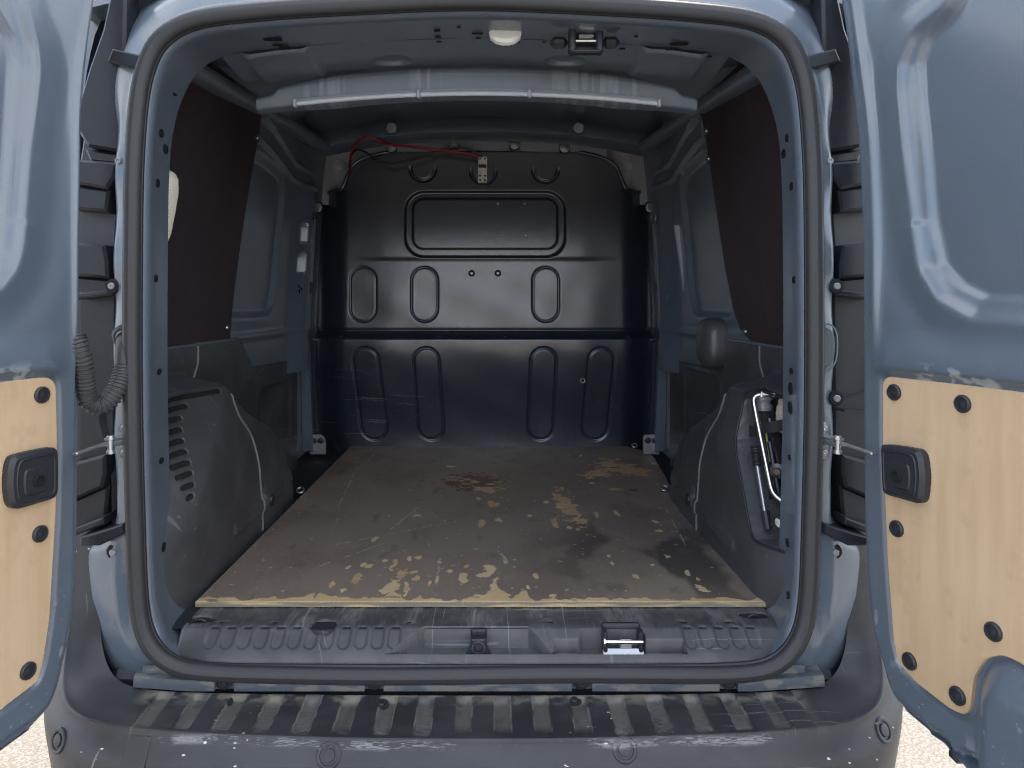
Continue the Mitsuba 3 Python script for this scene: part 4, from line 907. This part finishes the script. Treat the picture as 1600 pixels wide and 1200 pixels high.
def build_door(D, key, edge_px, win_out, win_in, ply, bump, roll, fasteners, cover, cover_hole, label):
    e = sorted((z, t) for t, z in D.locs(edge_px, -.02)); ez = np.array([a_ for a_, b in e]); es = np.array([b for a_, b in e])
    s0 = PchipInterpolator(ez, es)
    zz = np.concatenate([np.linspace(ez[0]+.002, ez[0]+.12, 50), np.arange(ez[0]+.123, ez[-1], .0042)])
    L = .60; v = np.concatenate([np.linspace(0, .22, 60)[:-1], np.linspace(.22, 1, 120)])
    a0 = s0(zz); S = a0[None, :]+(L-a0[None, :])*v[:, None]; Z = np.broadcast_to(zz, S.shape)
    line = np.stack([es, ez], 1); line = np.stack([s0(zz), zz], 1)
    # distance to the hinge outline
    from scipy.spatial import cKDTree
    dist = cKDTree(line).query(np.stack([S.ravel(), Z.ravel()], 1))[0].reshape(S.shape)
    H = -.026+.012*sm(.000, .007, dist)+.016*sm(.012, .028, dist)
    wo = sd_poly(S, Z, win_out); wi = sd_poly(S, Z, win_in)
    up = sm(1.05, 1.20, Z)
    H = H+.007*np.exp(-((dist-roll)/.010)**2)*up
    H = H-.011*sm(.014, -.030, wo)-.007*sm(.003, -.012, wi)
    H = H+.0028*np.exp(-(wo/.008)**2)
    H = H-.005*np.exp(-((wo-.05)/.026)**2)*up
    H = H-.011*sm(1.165, 1.115, Z)*sm(.03, .06, dist)*0+.014*sm(1.16, 1.10, Z)*sm(.03, .09, dist)-.014*sm(1.095, 1.072, Z)*sm(.03, .09, dist)
    H = H+.0025*sm(1.335, 1.325, Z)*np.exp(-(wo/.02)**2)
    pl = sd_poly(S, Z, ply)
    H = H-.006*np.exp(-((pl-.006)/.005)**2)
    if bump is not None: H = H+.040*sm(.010, -.045, sd_poly(S, Z, bump))
    F = D.w(S, Z, H); B = D.w(S, Z, np.full(S.shape, -.05))
    add(key, slab(F, B), 'door_paint', 40, label)
    k = add(key+'__plywood_panel', D.slab(ply, -.004, .0085, .0016), 'door_plywood', 30)
    for u, w_ in fasteners:
        c = D.pt(u, w_, .0085)
        add(key+'__fastener', lathe([(.0135, 0), (.0135, .003), (.0115, .0055), (.0095, .0052), (.009, .0035), (.006, .0035), (0, .005)], c, D.n, 22), 'black_part', 35)
    pts = rounded(D.locs(cover, .022), 90, 5)
    add(key+'__handle_cover', D.slab(pts, .004, .026, .006), 'black_part', 30)
    c_ = np.mean(pts, 0); inner = (pts-c_)*[.74, .78]+c_
    add(key+'__handle_cover_rim', tube([D.o+D.e*a_+np.array([0, 0, b])+D.n*.0262 for a_, b in inner], .0016, 6, closed=True), 'black_part', True)
    inner = (pts-c_)*[.42, .50]+c_+[.004, -.004]
    add(key+'__handle_cover_boss', D.slab(inner, .024, .0285, .002), 'black_part', 30)
    add(key+'__handle_cover_bore', lathe([(.0095, 0), (.0095, .003), (.0075, .004), (.0065, .001), (0, .001)], D.pt(*cover_hole, .0285), D.n, 18), 'hole_black', 35)
R_ = Door((.690, -.085), 16.5, 1)
edge = [(1311, -60), (1315, 0), (1320, 33), (1332, 133), (1342, 233), (1347, 333), (1349, 400), (1350, 633), (1351, 800), (1355, 867), (1363, 967), (1380, 1033), (1400, 1090), (1447, 1133), (1517, 1193), (1640, 1270)]
wo = rounded(R_.locs([(1490, -60), (1480, 5), (1425, 50), (1405, 100), (1404, 140), (1412, 233), (1427, 350), (1438, 420), (1468, 470), (1520, 500), (1620, 507), (1800, 515), (1800, -60)]), 300, 4)
wi = rounded(R_.locs([(1520, -60), (1484, 8), (1440, 55), (1424, 100), (1428, 160), (1438, 250), (1447, 350), (1463, 420), (1490, 450), (1530, 470), (1620, 474), (1800, 480), (1800, -60)]), 300, 4)
ply = rounded(R_.locs([(1385, 596), (1392, 588), (1500, 600), (1680, 622), (1860, 642), (1860, 1250), (1690, 1100), (1600, 1034), (1572, 1022), (1545, 1028), (1527, 1056), (1522, 1105), (1514, 1117), (1490, 1106), (1438, 1066), (1410, 1035), (1402, 1000), (1393, 880), (1385, 700)]), 400, 3)
bump = rounded(R_.locs([(1530, 1180), (1534, 1070), (1548, 1038), (1575, 1030), (1640, 1060), (1760, 1140), (1760, 1400), (1530, 1400)]), 200, 6)
build_door(R_, 'van__right_door', edge, wo, wi, ply, bump, .050, [(1398, 613), (1505, 631), (1402, 826), (1422, 1033), (1497, 1087), (1553, 987)],
    [(1375, 694), (1404, 697), (1436, 703), (1441, 712), (1445, 745), (1442, 780), (1437, 788), (1405, 779), (1378, 771), (1376, 730)], (1402, 744), 'right rear door swung wide open, grey blue with a plywood lining')
L_ = Door((-.669, -.08), 20, -1)
edge = [(151, -60), (147, 0), (138, 67), (131, 133), (127, 200), (126, 267), (124, 400), (123, 600), (121, 800), (120, 867), (115, 950), (100, 1027), (80, 1097), (50, 1133), (0, 1170), (-90, 1240)]
wo = rounded(L_.locs([(30, -60), (40, 10), (57, 75), (60, 110), (55, 160), (47, 225), (40, 320), (33, 390), (24, 420), (0, 452), (-60, 480), (-200, 490), (-200, -60)]), 300, 4)
wi = rounded(L_.locs([(-15, -60), (0, 8), (28, 55), (36, 95), (31, 150), (24, 227), (16, 330), (9, 400), (-20, 430), (-80, 450), (-200, 455), (-200, -60)]), 300, 4)
ply = rounded(L_.locs([(82, 602), (76, 592), (66, 589), (0, 596), (-300, 628), (-300, 1400), (0, 1104), (53, 1064), (62, 1034), (72, 967), (82, 800), (84, 690)]), 400, 3)
build_door(L_, 'van__left_door', edge, wo, wi, ply, None, .022, [(65, 617), (62, 834), (43, 1048)],
    [(19, 713), (50, 705), (87, 698), (92, 706), (92, 772), (88, 778), (55, 788), (26, 797), (16, 790), (12, 760), (14, 730)], (60, 751), 'left rear door swung wide open, grey blue with a plywood lining')
c = R_.pt(1497, 1180, -.01); add('van__right_door__rubber_buffer', cat(box(c, (.022, .022, .02), .006), box(c+[.02, 0, .004], (.03, .016, .012), .004)), 'black_part', 30)

# ------------------------------------------------------------------ a far house, seen in the slit left of the van
thing('house', 'cream rendered house far behind the van at the upper left', 'house')
add('house__wall', box((-16, 27, 6.5), (16, 9, 13), .02), 'cream_wall', 30)
add('house__roof', prism((-16, 22, 13), (0, 1, 0), (0, 0, 1), (1, 0, 0), [(-.6, 0), (10.6, 0), (5, 3.2)], -8.4, 8.4, .05), 'roof_tile', 30)
add('house__cornice', box((-16, 22.3, 11.9), (16.3, .6, 2.3), .05), 'cream_plastic', 30)
for x in (-20, -16, -12):
    for z in (2.2, 6.4):
        k = add('house__window', box((x, 22.46, z), (1.3, .12, 1.6), .02), 'white_plastic', 30); add(k+'__pane', box((x, 22.38, z), (1.1, .05, 1.4), .01), 'hole_black', 30)
scene['cream_wall'] = pr((.26, .22, .185), .9); scene['roof_tile'] = pr((.30, .16, .11), .9)

thing('added_hedge', 'clipped dark green hedge put unseen behind the camera for the bulkhead to mirror', 'added_hedge')  # unseen foliage added as a dark mass for the bulkhead to mirror
n = 5000; c_ = np.stack([rng.uniform(-.75, 7, n), -12-rng.uniform(0, .9, n), rng.uniform(.03, 1.36, n)], 1)
c_[:, 2] += .06*np.sin(c_[:, 0]*3); a1 = rng.normal(size=(n, 3)); a1 /= np.linalg.norm(a1, axis=1, keepdims=True); a2 = np.cross(a1, rng.normal(size=(n, 3))); a2 /= np.linalg.norm(a2, axis=1, keepdims=True)
V = np.stack([c_-a1*.05, c_+a2*.03, c_+a1*.05, c_-a2*.03], 1).reshape(-1, 3); q = np.arange(n)[:, None]*4
add('added_hedge__foliage', trimesh.Trimesh(V, np.vstack([q+[0, 1, 2], q+[0, 2, 3]]), process=False), 'leaf', False)
add('added_hedge__stem', cat(*[tube([(x, -12.45, 0), (x+.1, -12.45, .7), (x, -12.4, 1.2)], .02, 6) for x in np.arange(-.4, 7, .6)]), 'leaf', 30)
scene['leaf'] = pr((.035, .06, .02), .5)
